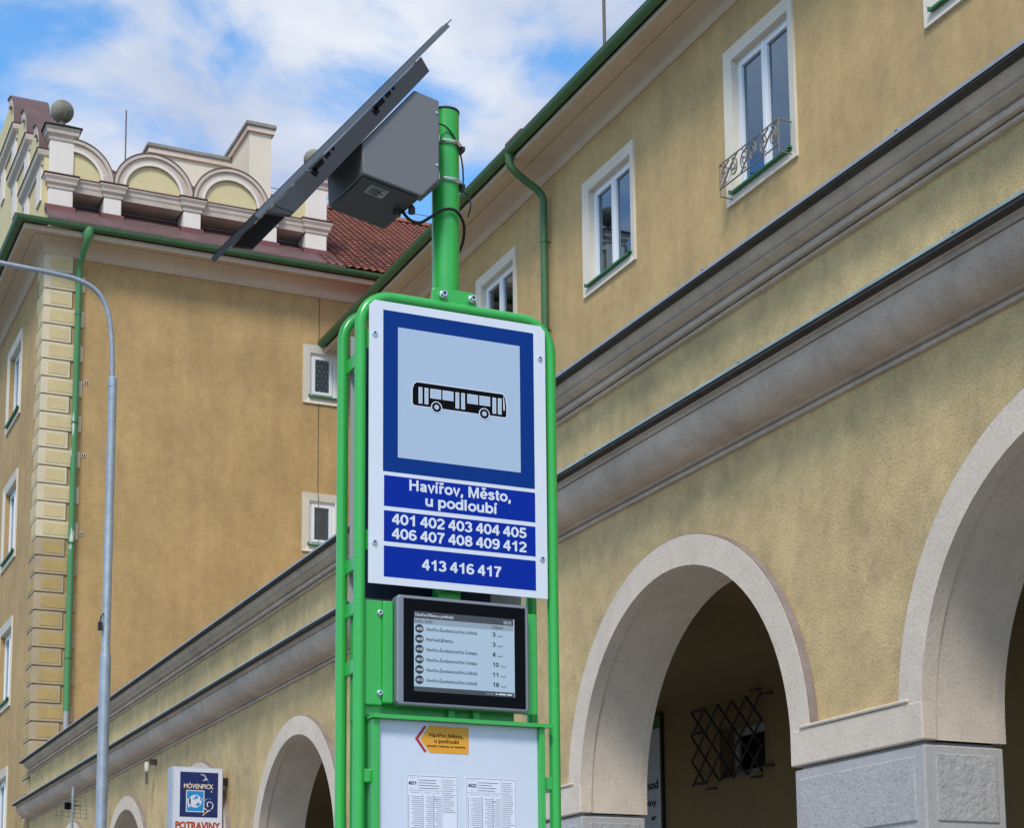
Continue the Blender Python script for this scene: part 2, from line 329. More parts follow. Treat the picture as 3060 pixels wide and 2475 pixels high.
# bold grotesque lettering for the big sign, drawn as ribbons along centre lines (cap height 1)
def arc(cx, cy, rx, ry, a0, a1, n=14): return [(cx + rx * math.cos(R(a0 + (a1 - a0) * k / n)), cy + ry * math.sin(R(a0 + (a1 - a0) * k / n))) for k in range(n + 1)]
CAR = [(.05, 1.03), (.21, .86), (.37, 1.03)]
SIX = [arc(.345, .315, .235, .225, 0, 360, 22), arc(.385, .50, .275, .408, 48, 184, 12)]
SG_ = {'0': (.69, [arc(.345, .5, .245, .408, 0, 360, 26)]), '1': (.69, [[(.43, 0), (.43, 1)], [(.43, .86), (.32, .755), (.12, .675)]]),
 '2': (.69, [arc(.335, .695, .235, .215, 172, -30, 14) + [(.40, .42), (.20, .24), (.11, .09)], [(.045, .09), (.64, .09)]]),
 '3': (.69, [arc(.325, .72, .215, .188, 165, -88, 12), arc(.325, .302, .245, .212, 92, -165, 14)]),
 '4': (.69, [[(.455, .95), (.085, .335)], [(.03, .305), (.665, .305)], [(.475, 0), (.475, 1)]]),
 '5': (.69, [[(.15, .91), (.61, .91)], [(.215, .95), (.155, .47)], arc(.33, .325, .25, .235, 128, -162, 14)]), '6': (.69, SIX),
 '7': (.69, [[(.05, .91), (.65, .91)], [(.58, .90), (.42, .64), (.31, .34), (.27, 0)]]), '8': (.69, [arc(.345, .735, .20, .172, 0, 360, 22), arc(.345, .30, .24, .207, 0, 360, 24)]),
 '9': (.69, [[(.69 - a, 1 - b) for a, b in st_] for st_ in SIX]),
 'H': (.92, [[(.12, 0), (.12, 1)], [(.72, 0), (.72, 1)], [(.12, .54), (.72, .54)]]), 'M': (1.05, [[(.12, 0), (.12, 1)], [(.85, 0), (.85, 1)], [(.155, .97), (.485, .06), (.815, .97)]]),
 'a': (.68, [[(.10, .53), (.17, .625), (.31, .648), (.45, .605), (.495, .49), (.495, .16), (.55, 0)], [(.495, .41), (.30, .375), (.145, .305), (.13, .16), (.25, .082), (.40, .125), (.495, .25)]]),
 'v': (.64, [[(.075, .73), (.315, .055), (.555, .73)]]), 'o': (.74, [arc(.36, .365, .265, .285, 0, 360, 24)]), 'u': (.74, [[(.115, .73), (.115, .28)] + arc(.305, .275, .19, .195, 180, 350, 8), [(.555, .73), (.555, 0)]]),
 'p': (.74, [[(.11, .73), (.11, -.28)], arc(.37, .365, .245, .285, 0, 360, 24)]), 'd': (.74, [[(.58, 0), (.58, 1)], arc(.325, .365, .245, .285, 0, 360, 24)]), 'b': (.74, [[(.11, 0), (.11, 1)], arc(.37, .365, .245, .285, 0, 360, 24)]),
 'l': (.34, [[(.13, 0), (.13, 1)]]), 'í': (.36, [[(.13, 0), (.13, .73)], [(.09, .83), (.25, 1.03)]]), 'ř': (.47, [[(.11, 0), (.11, .73)], [(.11, .44), (.20, .60), (.42, .635)], CAR]),
 'ě': (.68, [arc(.345, .365, .25, .285, 0, 318, 20), [(.11, .365), (.595, .365)], [(a + .13, b) for a, b in CAR]]), 't': (.42, [[(.19, .93), (.19, .20), (.24, .10), (.38, .085)], [(.02, .655), (.38, .655)]]),
 's': (.66, [[(.535, .53), (.45, .625), (.31, .65), (.17, .605), (.155, .50), (.26, .42), (.42, .355), (.535, .25), (.50, .13), (.36, .08), (.20, .10), (.09, .21)]]), ',': (.36, [[(.15, .20), (.15, .01), (.08, -.15)]]), ' ': (.34, [])}
def ribbon(mb, pts, wd, M):
    n = len(pts); closed = n > 3 and math.hypot(pts[0][0] - pts[-1][0], pts[0][1] - pts[-1][1]) < 1e-6
    if closed: pts = pts[:-1]; n -= 1
    L_ = []
    for k in range(n):
        a = pts[k - 1] if (k or closed) else None; b = pts[k]; c = pts[(k + 1) % n] if (k < n - 1 or closed) else None
        ns = []
        for p, q in ((a, b), (b, c)):
            if p and q: d = math.hypot(q[0] - p[0], q[1] - p[1]); ns.append((-(q[1] - p[1]) / d, (q[0] - p[0]) / d))
        m_ = (sum(v[0] for v in ns), sum(v[1] for v in ns)); f = wd / 2 / max(m_[0] * ns[0][0] + m_[1] * ns[0][1], .35 if len(ns) > 1 else .1)
        L_.append(((b[0] + m_[0] * f, b[1] + m_[1] * f), (b[0] - m_[0] * f, b[1] - m_[1] * f)))
    fs = [(2 * k, 2 * k + 1, 2 * ((k + 1) % n) + 1, 2 * ((k + 1) % n)) for k in range(n if closed else n - 1)]
    mb._add([M(*q) for pr in L_ for q in pr], fs)
def add_sign_text(mb, st, s0, s1, zbase, cap, x, wd=.19):
    tot = sum(SG_[c][0] for c in st) - .10; kx = (s1 - s0) / tot; kz = cap; ox = s0
    for c in st:
        for q, stroke_ in enumerate(SG_[c][1]): ribbon(mb, stroke_, wd if c not in ('ě', 't', 'ř') or q == 0 else .155, lambda a, b, q=q, ox=ox: (x + q * 6e-5, ox + a * kx, zbase + b * kz))
        ox += SG_[c][0] * kx

# ================================================================== ground
g = MB().quad((-400, -400, -0.14), (400, -400, -0.14), (400, 400, -0.14), (-400, 400, -0.14)).build('road', 'asphalt', recalc=False); struct(g)
g = MB().box(-80, 40, -1.05, 60, -0.13, 0.0).build('pavement', 'paving'); struct(g)
g = MB().box(-80, 40, -1.25, -1.055, -0.13, 0.02).build('kerb', 'kerbstone', bevel=0.015); struct(g)

# ================================================================== right building with arcade
YA, YU = 5.6, 11.8
AB = thing('arcade_building', 'long ochre building with grey arcade cornices and arches on the right', 'building', (-12, YA, 0))
CEN = [-2.1, -5.89, -9.664, -13.54, -17.42, -21.30, -25.18, -29.06]
RI, RO, ZC, ZS = 1.30, 1.49, 2.975, 2.86
XE, XR = -33.36, 1.5
NA = 40
def arch_wall(mb, y0, y1, r, zb, zt):
    edges = []
    for c in sorted(CEN): edges.append((c - r, c + r, c))
    x = XE
    cols = []
    for a, b, c in edges:
        cols.append((x, a, None)); cols.append((a, b, c)); x = b
    cols.append((x, XR, None))
    for a, b, c in cols:
        if c is None:
            for y in (y0, y1): mb.quad((a, y, zb), (b, y, zb), (b, y, zt), (a, y, zt))
            mb.quad((a, y0, zb), (a, y1, zb), (b, y1, zb), (b, y0, zb))
        else:
            p = [(c - r * math.cos(math.pi * k / NA), ZC + r * math.sin(math.pi * k / NA)) for k in range(NA + 1)]
            p = [(a, zb)] + p + [(b, zb)]
            for k in range(len(p) - 1):
                (xa, za_), (xb, zb_) = p[k], p[k + 1]
                mb.quad((xa, y0, za_), (xb, y0, zb_), (xb, y1, zb_), (xa, y1, za_))
                if k in (0, len(p) - 2): continue
                for y in (y0, y1): mb.quad((xa, y, za_), (xb, y, zb_), (xb, y, zt), (xa, y, zt))
    return mb
arch_wall(MB(), YA, YA + 0.40, RI + 0.014, ZS, 5.80).build('arcade_wall', 'plaster_arcade', AB, recalc=False)
# soffit lining of every arch, set back from the front and rear bands
for c in sorted(CEN):
    def band(y0, y1, ri, ro, name, mt):
        mb = MB(); p = [(c - ri, ZS)] + [(c - ri * math.cos(math.pi * k / NA), ZC + ri * math.sin(math.pi * k / NA)) for k in range(NA + 1)] + [(c + ri, ZS)]
        q = [(c - ro, ZS)] + [(c - ro * math.cos(math.pi * k / NA), ZC + ro * math.sin(math.pi * k / NA)) for k in range(NA + 1)] + [(c + ro, ZS)]
        n = len(p); vs_ = [(x, y0, z) for x, z in p] + [(x, y0, z) for x, z in q] + [(x, y1, z) for x, z in p] + [(x, y1, z) for x, z in q]
        fs = []
        for k in range(n - 1):
            fs += [(k, k + 1, n + k + 1, n + k), (2 * n + k, 3 * n + k, 3 * n + k + 1, 2 * n + k + 1), (k, 2 * n + k, 2 * n + k + 1, k + 1), (n + k, n + k + 1, 3 * n + k + 1, 3 * n + k)]
        fs += [(0, n, 3 * n, 2 * n), (n - 1, 3 * n - 1, 4 * n - 1, 2 * n - 1)]
        mb._add(vs_, fs); return mb.build(name, mt, AB, smooth=True, ang=30)
    band(YA - 0.06, YA + 0.03, RI, RO, 'archivolt', 'trim')
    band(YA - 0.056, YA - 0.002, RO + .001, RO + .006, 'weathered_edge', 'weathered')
    band(YA + 0.036, YA + 0.402, RI + 0.010, RI + 0.05, 'arch_soffit', 'trim')
    band(YA + 0.404, YA + 0.46, RI + 0.002, RI + 0.10, 'rear_archivolt', 'trim')
# impost blocks and pier plinths between the arches
S_ = sorted(CEN); gaps = [(S_[i] + RI, S_[i + 1] - RI) for i in range(len(S_) - 1)] + [(XE, S_[0] - RI), (S_[-1] + RI, XR)]
for a, b in gaps:
    MB().box(a - 0.003, b + 0.003, YA - 0.064, YA + 0.028, ZS - 0.002, ZS + 0.195).box(a + 0.10, b - 0.10, YA - 0.074, YA + 0.02, ZS + 0.197, ZS + 0.217).build('impost', 'trim', AB, bevel=0.008)
    pr = MB().box(a + 0.012, b - 0.012, YA - 0.048, YA + 0.448, 0.02, ZS - 0.022).box(a + 0.04, b - 0.04, YA - 0.02, YA + 0.42, ZS - 0.024, ZS - 0.003).build('pier', 'plinth', AB, bevel=0.01)
    for z0, z1 in ((2.46, 2.785), (2.06, 2.40), (1.66, 2.0), (1.26, 1.60)):
        MB().box(a + 0.055, b - 0.085, YA - 0.058, YA - 0.03, z0, z1).build('rusticated_panel', 'plinth_stipple', pr, bevel=0.006)
        MB().box(b - 0.03, b - 0.004, YA + 0.02, YA + 0.40, z0 - 0.005, z1 + 0.01).build('rusticated_panel', 'plinth_rough', pr, bevel=0.006)
# cornices
U = [(0.0, 5.732), (0.03, 5.732), (0.03, 5.750), (0.008, 5.754), (0.008, 5.764), (0.062, 5.762), (0.062, 5.797), (0.040, 5.802), (0.040, 5.810), (0.122, 5.838), (0.122, 5.846), (0.108, 5.850), (0.108, 5.856), (0.13, 5.875), (0.155, 5.912), (0.16, 5.93), (0.16, 5.955), (0.0, 5.97)]
Lw = [(0.0, 4.857), (0.024, 4.857), (0.024, 4.880), (0.008, 4.884), (0.008, 4.892), (0.034, 4.900)]
for k in range(11):
    t = math.pi / 2 * (1 - k / 10); Lw.append((0.04 + 0.185 * math.cos(t), 5.095 - 0.185 * math.sin(t)))
Lw += [(0.226, 5.098), (0.214, 5.101), (0.214, 5.107), (0.232, 5.110), (0.232, 5.142), (0.245, 5.15), (0.245, 5.17), (0.0, 5.19)]
path = [(XR, YA), (-33.15, YA), (-33.15, YA + 0.4)]
pathr = [(-33.15, YA + 0.4), (-33.15, YA), (XR, YA)]
cu_ = MB().sweep(U, pathr).build('upper_cornice', 'cornice_stone', AB, smooth=True, ang=25)
cl_ = MB().sweep(Lw, pathr).build('lower_cornice', 'cornice_stone', AB, smooth=True, ang=25)
MB().sweep([(0.10, 5.957), (0.218, 5.936), (0.218, 5.955), (0.0, 5.985), (0.0, 5.972)], pathr).build('flashing', 'zinc', cu_)
MB().sweep([(0.158, 5.917), (0.212, 5.922), (0.212, 5.934), (0.158, 5.952)], pathr).build('drip_shade_strip', 'shade_grime', cu_)  # dark strip under the flashing: mostly shade put into the colour, plus dirt
MB().sweep([(0.10, 5.186), (0.304, 5.170), (0.304, 5.187), (0.0, 5.225), (0.0, 5.20)], pathr).build('flashing', 'zinc_green', cl_)
MB().sweep([(0.243, 5.148), (0.298, 5.150), (0.298, 5.168), (0.243, 5.182)], pathr).build('drip_shade_strip', 'shade_grime', cl_)  # painted band of shade and dirt below the lower flashing
for q in range(17):
    x_ = -1.2 - 1.93 * q
    MB().box(x_ - .012, x_ + .012, YA - .222, YA - .05, 5.957, 5.966).build('flashing_seam', 'zinc', cu_); MB().box(x_ + .5, x_ + .524, YA - .308, YA - .08, 5.186, 5.196).build('flashing_seam', 'zinc_green', cl_)
# roof terrace, passage behind the arches
MB().box(XE, XR, YA + 0.05, YU - 0.03, 5.60, 5.95).build('terrace', 'cap_concrete', AB)
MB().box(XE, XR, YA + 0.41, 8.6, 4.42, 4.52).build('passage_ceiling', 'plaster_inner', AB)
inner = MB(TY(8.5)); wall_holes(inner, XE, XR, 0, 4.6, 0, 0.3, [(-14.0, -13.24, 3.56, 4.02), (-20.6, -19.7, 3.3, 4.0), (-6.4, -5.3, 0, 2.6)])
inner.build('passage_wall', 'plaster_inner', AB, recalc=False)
MB(TY(8.5)).box(-6.4, -5.3, 0.2, 0.24, 0, 2.6).build('shop_door', 'room_dark', AB)
# upper storeys
WIN = [(-26.20, 12.0, 13.82, False), (-22.15, 12.0, 13.82, False), (-18.04, 11.71, 13.855, True), (-13.90, 12.04, 13.86, False), (-9.8, 12.04, 13.86, False), (-30.3, 12.0, 13.82, False)]
holes = [(c - 0.66, c + 0.66, z0 + 0.155, z1 - 0.15) for c, z0, z1, _ in WIN]
wl = MB(TY(YU)); wall_holes(wl, -33.35, XR, 4.7, 14.9, 0, 0.45, holes); wl.build('upper_wall', 'plaster_upper', AB, recalc=False)
def window(par, T, c, z0, z1, hw, surround, curtain=None, glass='glass', sill='sill_green', splay=0.155, two=True, reveal=0.15, proud=0.035, bottom=0.155):
    """surround is a splayed raised band; hw = outer half width"""
    W = surround
    o = [(c - hw, z0), (c + hw, z0), (c + hw, z1), (c - hw, z1)]
    i = [(c - hw + splay, z0 + bottom), (c + hw - splay, z0 + bottom), (c + hw - splay, z1 - splay), (c - hw + splay, z1 - splay)]
    mb = MB(T); vs_ = [(p, -proud, q) for p, q in o] + [(p, -proud + 0.03, q) for p, q in i] + [(p, 0.01, q) for p, q in o] + [(p, reveal, q) for p, q in i]
    fs = []
    for k in range(4):
        n = (k + 1) % 4; fs += [(k, n, 4 + n, 4 + k), (8 + k, 8 + n, n, k), (4 + k, 4 + n, 12 + n, 12 + k), (8 + k, 12 + k, 12 + n, 8 + n)]
    mb._add(vs_, fs); win = mb.build('window', W, par, recalc=True)
    a, b, zb, zt = i[0][0], i[1][0], i[0][1], i[2][1]
    fr = MB(T); fw = 0.05
    fr.box(a - .01, a + fw, reveal - .06, reveal + .02, zb, zt + .01).box(b - fw, b + .01, reveal - .06, reveal + .02, zb, zt + .01)
    fr.box(a + fw, b - fw, reveal - .06, reveal + .02, zt - fw, zt + .01).box(a + fw, b - fw, reveal - .06, reveal + .02, zb, zb + fw)
    fr.build('frame', 'pvc', win, bevel=0.004)
    mid = (a + b) / 2
    parts = [(a + fw + .006, mid - .006), (mid + .006, b - fw - .006)] if two else [(a + fw + .006, b - fw - .006)]
    for p, q in parts:
        sw = 0.062; sh = MB(T); z_0, z_1 = zb + fw + .006, zt - fw - .008
        d0, d1 = reveal - .075, reveal + .005
        sh.box(p, p + sw, d0, d1, z_0, z_1).box(q - sw, q, d0, d1, z_0, z_1).box(p + sw, q - sw, d0, d1, z_1 - sw, z_1).box(p + sw, q - sw, d0, d1, z_0, z_0 + sw)
        sh.build('sash', 'pvc', win, bevel=0.006)
        MB(T).box(p + sw - .005, q - sw + .005, reveal - .035, reveal - .028, z_0 + sw - .005, z_1 - sw + .005).build('pane', glass, win)
    if two: MB(T).box(mid - .028, mid + .028, reveal - .088, reveal - .070, zb + fw, zt - fw - .01).build('mullion', 'pvc', win, bevel=0.004)
    MB(T).box(a - .3, b + .3, reveal + .6, reveal + .62, zb - .3, zt + .3).build('room_back', 'room_dark', win)
    if curtain: curtain(T, win, a + fw, b - fw, zb, zt, reveal - 0.012)
    # metal sill with upturned ends
    sl = MB(T); sl.prism([(-0.075, zb - 0.028), (-0.075, zb - 0.003), (reveal - .06, zb + 0.028), (reveal - .06, zb + 0.004)], lambda d, z, t: (t, d, z), a - 0.035, b + 0.035)
    for e in (a - 0.035, b + 0.028): sl.prism([(-0.078, zb - 0.032), (-0.078, zb + 0.03), (-0.02, zb + 0.035), (-0.02, zb - 0.01)], lambda d, z, t: (t, d, z), e, e + 0.007)
    sl.build('sill', sill, win)
    return win
def drape(T, win, a, b, z0, z1, d, n=26, amp=0.018, seed=1, name='curtain'):
    rnd = random.Random(seed); mb = MB(T); p = []
    for k in range(n + 1):
        s_ = a + (b - a) * k / n; p.append((s_, d + amp * math.sin(k * 1.9 + rnd.uniform(-.5, .5)) + rnd.uniform(-.004, .004)))
    for k in range(n): mb.quad((p[k][0], p[k][1], z0), (p[k + 1][0], p[k + 1][1], z0), (p[k + 1][0], p[k + 1][1], z1), (p[k][0], p[k][1], z1))
    return mb.build(name, 'curtain', win, smooth=True, recalc=False, ang=80)
def cur_left(T, win, a, b, z0, z1, d): drape(T, win, a, a + (b - a) * .42, z0, z1, d, 18, .02, 3)
def cur_full(T, win, a, b, z0, z1, d): drape(T, win, a, b, z0, z1, d + .012, 22, .02, 5)
def cur_gap(T, win, a, b, z0, z1, d): drape(T, win, a, a + .16, z0, z1, d, 7, .02, 6); drape(T, win, b - .30, b, z0, z1, d, 10, .02, 8)
for k, (c, z0, z1, tall) in enumerate(WIN):
    wn = window(AB, TY(YU), c, z0, z1, 0.81, 'trim_window', [cur_gap, cur_left, None, cur_left, cur_left, cur_full][k], 'glass' if k in (0, 5) else 'glass_blue')
    if tall:      # wrought-iron window guard of scrolls
        T = TY(YU); gz0, gz1, dg = z0 + 0.17, z0 + 0.50, -0.20; g0, g1 = c - 0.69, c + 0.69
        gm = MB(T); r_ = 0.011
        for z in (gz0, gz1): gm.tube([(g0, dg, z), (g1, dg, z)], 0.010, 6)
        for s_ in (g0, g1):
            gm.tube([(s_, dg, gz0 - .10), (s_, dg, gz1)], 0.010, 6)
            for z in (gz0 - .09, gz1): gm.tube([(s_, dg, z), (s_ + .02, 0.0, z - .02)], 0.009, 6)
        wd = (g1 - g0) / 3.0
        for q in range(3):
            s0 = g0 + q * wd; zc = (gz0 + gz1) / 2
            for sg in (1, -1):
                pts = []
                for t_ in range(22):
                    a_ = t_ / 21 * 3.6 * math.pi; rr = 0.012 + 0.085 * t_ / 21
                    pts.append((s0 + wd * (.28 if sg > 0 else .72) + sg * rr * math.cos(a_), dg, zc + sg * rr * math.sin(a_) * 1.35))
                gm.tube(pts, r_, 5)
            gm.tube([(s0 + .03, dg, gz0), (s0 + wd * .5, dg, zc + .02), (s0 + wd - .03, dg, gz1)], r_, 5)
            gm.tube([(s0 + wd * .15, dg, gz1), (s0 + wd * .32, dg - .01, zc + .09), (s0 + wd * .5, dg, gz1 - .02)], r_, 5)
        gm.build('window_guard', 'guard_iron', wn)
# eaves of the right building
EV = [(0.0, 14.42), (0.035, 14.42), (0.035, 14.445), (0.05, 14.45), (0.06, 14.575)]
for k in range(1, 8):
    t = math.pi / 2 * k / 8; EV.append((0.06 + 0.24 * (1 - math.cos(t)), 14.575 + 0.09 * math.sin(t)))
EV += [(0.30, 14.665), (0.30, 14.690), (0.58, 14.655), (0.58, 14.625), (0.625, 14.625), (0.625, 14.70), (0.0, 14.80)]
MB().sweep(EV, [(-33.36, YU), (XR, YU)]).build('eave_cornice', 'cornice_eave', AB, smooth=True, ang=22)
def gutter_prof(o, z, r, th=0.008, n=12):
    a = [(o + r * math.cos(math.pi + math.pi * k / n), z + r * math.sin(math.pi + math.pi * k / n)) for k in range(n + 1)]
    b = [(o + (r - th) * math.cos(2 * math.pi - math.pi * k / n), z + (r - th) * math.sin(2 * math.pi - math.pi * k / n)) for k in range(n + 1)]
    return [(a[0][0], a[0][1] + .008)] + a + [(a[-1][0] + .006, a[-1][1] + .012)] + b
MB().sweep(gutter_prof(0.705, 14.775, 0.085), [(-33.30, YU), (XR, YU)]).build('gutter', 'gutter_green', AB, smooth=True, ang=50)
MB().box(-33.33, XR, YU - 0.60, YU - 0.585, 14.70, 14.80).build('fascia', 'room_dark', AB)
xp = -24.13
MB().tube([(xp, 11.10, 14.74), (xp, 11.10, 14.58), (xp, 11.13, 14.50), (xp, 11.24, 14.41), (xp, 11.42, 14.30), (xp, 11.58, 14.22), (xp, 11.67, 14.12), (xp, 11.69, 14.02), (xp, 11.69, 10.0), (xp, 11.69, 6.0)], [.075, .066, .06, .06, .06, .06, .06, .06, .06, .06], 16).build('downpipe', 'gutter_green', AB, smooth=True)
for z in (13.35, 11.9): MB().tube([(xp, 11.69, z), (xp, 11.69, z + .05)], 0.068, 16).box(xp - .01, xp + .01, 11.69, 11.8, z + .015, z + .035).build('pipe_clip', 'gutter_green', AB)
rf = MB().prism([(11.06, 14.80), (11.06, 14.86), (18.0, 19.70), (18.0, 19.60)], lambda y, z, t: (t, y, z), -33.34, XR).build('roof', 'tile', AB)
MB().box(-28.1, -27.5, 12.9, 13.2, 15.5, 17.02).box(-28.14, -27.46, 12.86, 13.24, 17.02, 17.07).build('chimney', 'red_tin_faded', rf)
MB().tube([(-24.46, 13.0, 15.9), (-24.46, 13.0, 18.6)], 0.028, 10).tube([(-24.46, 13.0, 16.9), (-24.46, 13.0, 17.0)], 0.05, 10).build('roof_mast', 'iron', rf)
# window with a diamond grille inside the passage
T = TY(8.5)
pw = MB(T).box(-14.0, -13.92, 0.16, 0.22, 3.56, 4.02).box(-13.32, -13.24, 0.16, 0.22, 3.56, 4.02).box(-13.92, -13.32, 0.16, 0.22, 3.95, 4.02).box(-13.92, -13.32, 0.16, 0.22, 3.56, 3.63).build('passage_window', 'passage_frame', AB)
MB(T).box(-13.93, -13.31, 0.19, 0.20, 3.62, 3.96).build('pane', 'bezel_black', pw)
gr = MB(T); s0, s1, gz0, gz1 = -14.38, -13.18, 3.53, 4.23; dg = -0.07; nx, nz = 5, 3
dxg, dzg = (s1 - s0) / nx, (gz1 - gz0) / nz
for k in range(-nz, nx + 1):
    for sg in (1, -1):
        # diagonal bars clipped to the rectangle
        p = [];
        x_a = s0 + k * dxg if sg > 0 else s1 - k * dxg
        t0, t1 = 0.0, float(nz)
        x_of = lambda t_: x_a + sg * t_ * dxg
        ts = [t0, t1]
        lo = max(t0, ((s0 - x_a) / (sg * dxg)) if sg > 0 else ((s1 - x_a) / (sg * dxg))); hi = min(t1, ((s1 - x_a) / (sg * dxg)) if sg > 0 else ((s0 - x_a) / (sg * dxg)))
        if hi - lo < 0.15: continue
        gr.tube([(x_of(lo), dg, gz0 + lo * dzg), (x_of(hi), dg, gz0 + hi * dzg)], 0.0115, 6)
for s_, z in ((s0 + .02, gz1), (s0, gz1 - dzg * .9), (s0, gz0 + .02), (s0 + dxg, gz0 - .05), (s1, gz1 - .02), (s1 - dxg * .7, gz1 + .04), (s1, gz0 + .05), (s1 - dxg * .8, gz0 - .03)):
    gr.tube([(s_, dg, z), (s_ + .05, dg + .02, z + .004), (s_ + .09, 0.0, z + .006)], 0.0115, 6)
gr.build('grille', 'iron_dark', pw)

# ================================================================== corner building on the left
XW = -33.40
CB = thing('corner_building', 'taller ochre corner building with arched attic and quoins at left', 'building', (XW - 3, YA + 2, 0))
# gable-end wall (faces +X) and street wall (faces -Y)
vw = [(11.16, 13.52, 14.746, 0.425), (11.17, 10.444, 11.652, 0.425)]
wl = MB(TX(XW)); wall_holes(wl, YA, 22.0, 0, 16.12, 0, 0.4, [(c - h + .15, c + h - .15, z0 + .155, z1 - .15) for c, z0, z1, h in vw]); wl.build('gable_wall', 'plaster_gable', CB, recalc=False)
sw_ = [(-36.76, 13.40, 15.20), (-36.76, 10.42, 12.24), (-36.76, 7.40, 9.21), (-36.76, 4.38, 6.19), (-41.0, 13.40, 15.20), (-41.0, 10.42, 12.24), (-41.0, 7.40, 9.21), (-41.0, 4.38, 6.19)]
wl = MB(TY(YA)); wall_holes(wl, -60, XW - .402, 0, 16.12, 0, 0.4, [(c - .70, c + .70, z0 + .155, z1 - .15) for c, z0, z1 in sw_]); wl.build('street_wall', 'plaster_gable', CB, recalc=False)
MB(TX(XW)).box(YA, YA + .01, 0, 0.402, 0, 16.12).build('corner_return', 'plaster_gable', CB)
def lace(T, win, a, b, z0, z1, d):
    mb = MB(T); rows, cols = 9, 5
    for r_ in range(rows):
        for c_ in range(cols):
            s_ = a + (b - a) * (c_ + (.5 if r_ % 2 else 0)) / cols; z = z1 - (z1 - z0) * (r_ + .2) / rows; e = (b - a) / cols
            p0 = (s_, d - .02, z - .15); mb._add([(s_ - e * .55, d, z), (s_ + e * .55, d, z), (s_ + e * .5, d - .015, z - .08), (s_, d - .025, z - .15), (s_ - e * .5, d - .015, z - .08)], [(0, 1, 2, 3, 4)])
    mb.build('lace_curtain', 'curtain', win, recalc=False); MB(T).box(a, b, d + .02, d + .024, z0, z1).build('net_curtain', 'net', win)
window(CB, TX(XW), vw[0][0], vw[0][1], vw[0][2], vw[0][3], 'trim_window', lace, 'glass', two=False, reveal=0.10)
window(CB, TX(XW), vw[1][0], vw[1][1], vw[1][2], vw[1][3], 'trim_window', cur_full, 'glass', two=False, reveal=0.10)
for c, z0, z1 in sw_: window(CB, TY(YA), c, z0, z1, 0.86, 'trim_window', None, 'glass', reveal=0.16)
# quoin blocks, alternately long and short on each face
z = 15.795 - 0.349; k = 0
base = 14.05
idx = [base + 0.349 * q for q in range(4, -30, -1)]
for z0 in idx:
    z1 = min(z0 + 0.349 - 0.012, 15.78)
    if z0 > 15.5 or z0 < 3.8: continue
    n = int(round((z0 - base) / 0.349)); longv = n % 2 != 0
    ly = 0.735 if longv else 0.50; lx = 0.52 if longv else 0.72; pr = 0.035
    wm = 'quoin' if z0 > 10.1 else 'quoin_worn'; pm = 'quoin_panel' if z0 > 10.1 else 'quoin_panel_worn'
    poly = [(XW + pr, YA - pr), (XW + pr, YA + ly), (XW - .005, YA + ly), (XW - .005, YA + .003), (XW - lx, YA + .003), (XW - lx, YA - pr)]
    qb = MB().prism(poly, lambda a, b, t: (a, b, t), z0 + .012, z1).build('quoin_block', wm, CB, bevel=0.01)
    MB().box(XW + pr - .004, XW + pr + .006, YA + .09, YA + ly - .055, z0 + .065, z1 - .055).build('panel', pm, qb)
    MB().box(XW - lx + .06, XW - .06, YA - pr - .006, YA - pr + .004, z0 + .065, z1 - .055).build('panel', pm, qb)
# eave cornice with mitred corner
EL = [(0.0, 15.78), (0.03, 15.78), (0.03, 15.81), (0.045, 15.815), (0.055, 15.90)]
for q in range(1, 8):
    t = math.pi / 2 * q / 8; EL.append((0.055 + 0.22 * (1 - math.cos(t)), 15.90 + 0.14 * math.sin(t)))
EL += [(0.28, 16.045), (0.28, 16.068), (0.49, 16.045), (0.49, 16.02), (0.525, 16.02), (0.525, 16.12), (0.0, 16.18)]
MB().sweep(EL, [(-60, YA), (XW, YA), (XW, 22)]).build('eave_cornice', 'cornice_eave', CB, smooth=True, ang=22)
MB().sweep(gutter_prof(0.615, 16.20, 0.082), [(-60, YA), (XW, YA), (XW, 22)]).build('gutter', 'gutter_green', CB, smooth=True, ang=50)
MB().tube([(XW + .60, 6.27, 16.18), (XW + .60, 6.26, 16.03), (XW + .58, 6.25, 15.95), (XW + .36, 6.22, 15.78), (XW + .16, 6.20, 15.62), (XW + .115, 6.20, 15.5), (XW + .115, 6.20, 6.93)], [.10, .10, .066, .06, .06, .06, .06], 16).build('downpipe', 'pipe_green', CB, smooth=True)
MB().tube([(XW + .115, 6.20, 6.94), (XW + .115, 6.20, 0.1)], .056, 16).build('downpipe_foot', 'zinc', CB, smooth=True)
for z in (14.6, 12.45, 10.1, 7.9): MB().tube([(XW + .115, 6.20, z), (XW + .115, 6.20, z + .04)], 0.067, 16).box(XW - .01, XW + .1, 6.19, 6.21, z + .01, z + .03).build('pipe_clip', 'gutter_green', CB)
for (y_, z_) in ((6.42, 13.33), (6.40, 11.88), (6.40, 10.353)):
    v_ = MB(TX(XW)).box(y_ - .045, y_ + .045, -.012, .02, z_ - .04, z_ + .04).build('wall_vent', 'trim', CB)
    for q in (-.02, .02): MB(TX(XW)).box(y_ + q - .012, y_ + q + .012, -.016, .0, z_ - .028, z_ + .028).build('vent_slot', 'shade_grime', v_)
MB().tube([(XW + .012, 11.07, 15.79), (XW + .012, 11.07, 14.76)], .006, 6).tube([(XW + .05, 11.068, 13.52), (XW + .012, 11.068, 13.45), (XW + .012, 11.07, 11.66), (XW + .05, 11.07, 11.62), (XW + .05, 11.07, 10.4)], .006, 6).build('wall_cable', 'iron', CB)
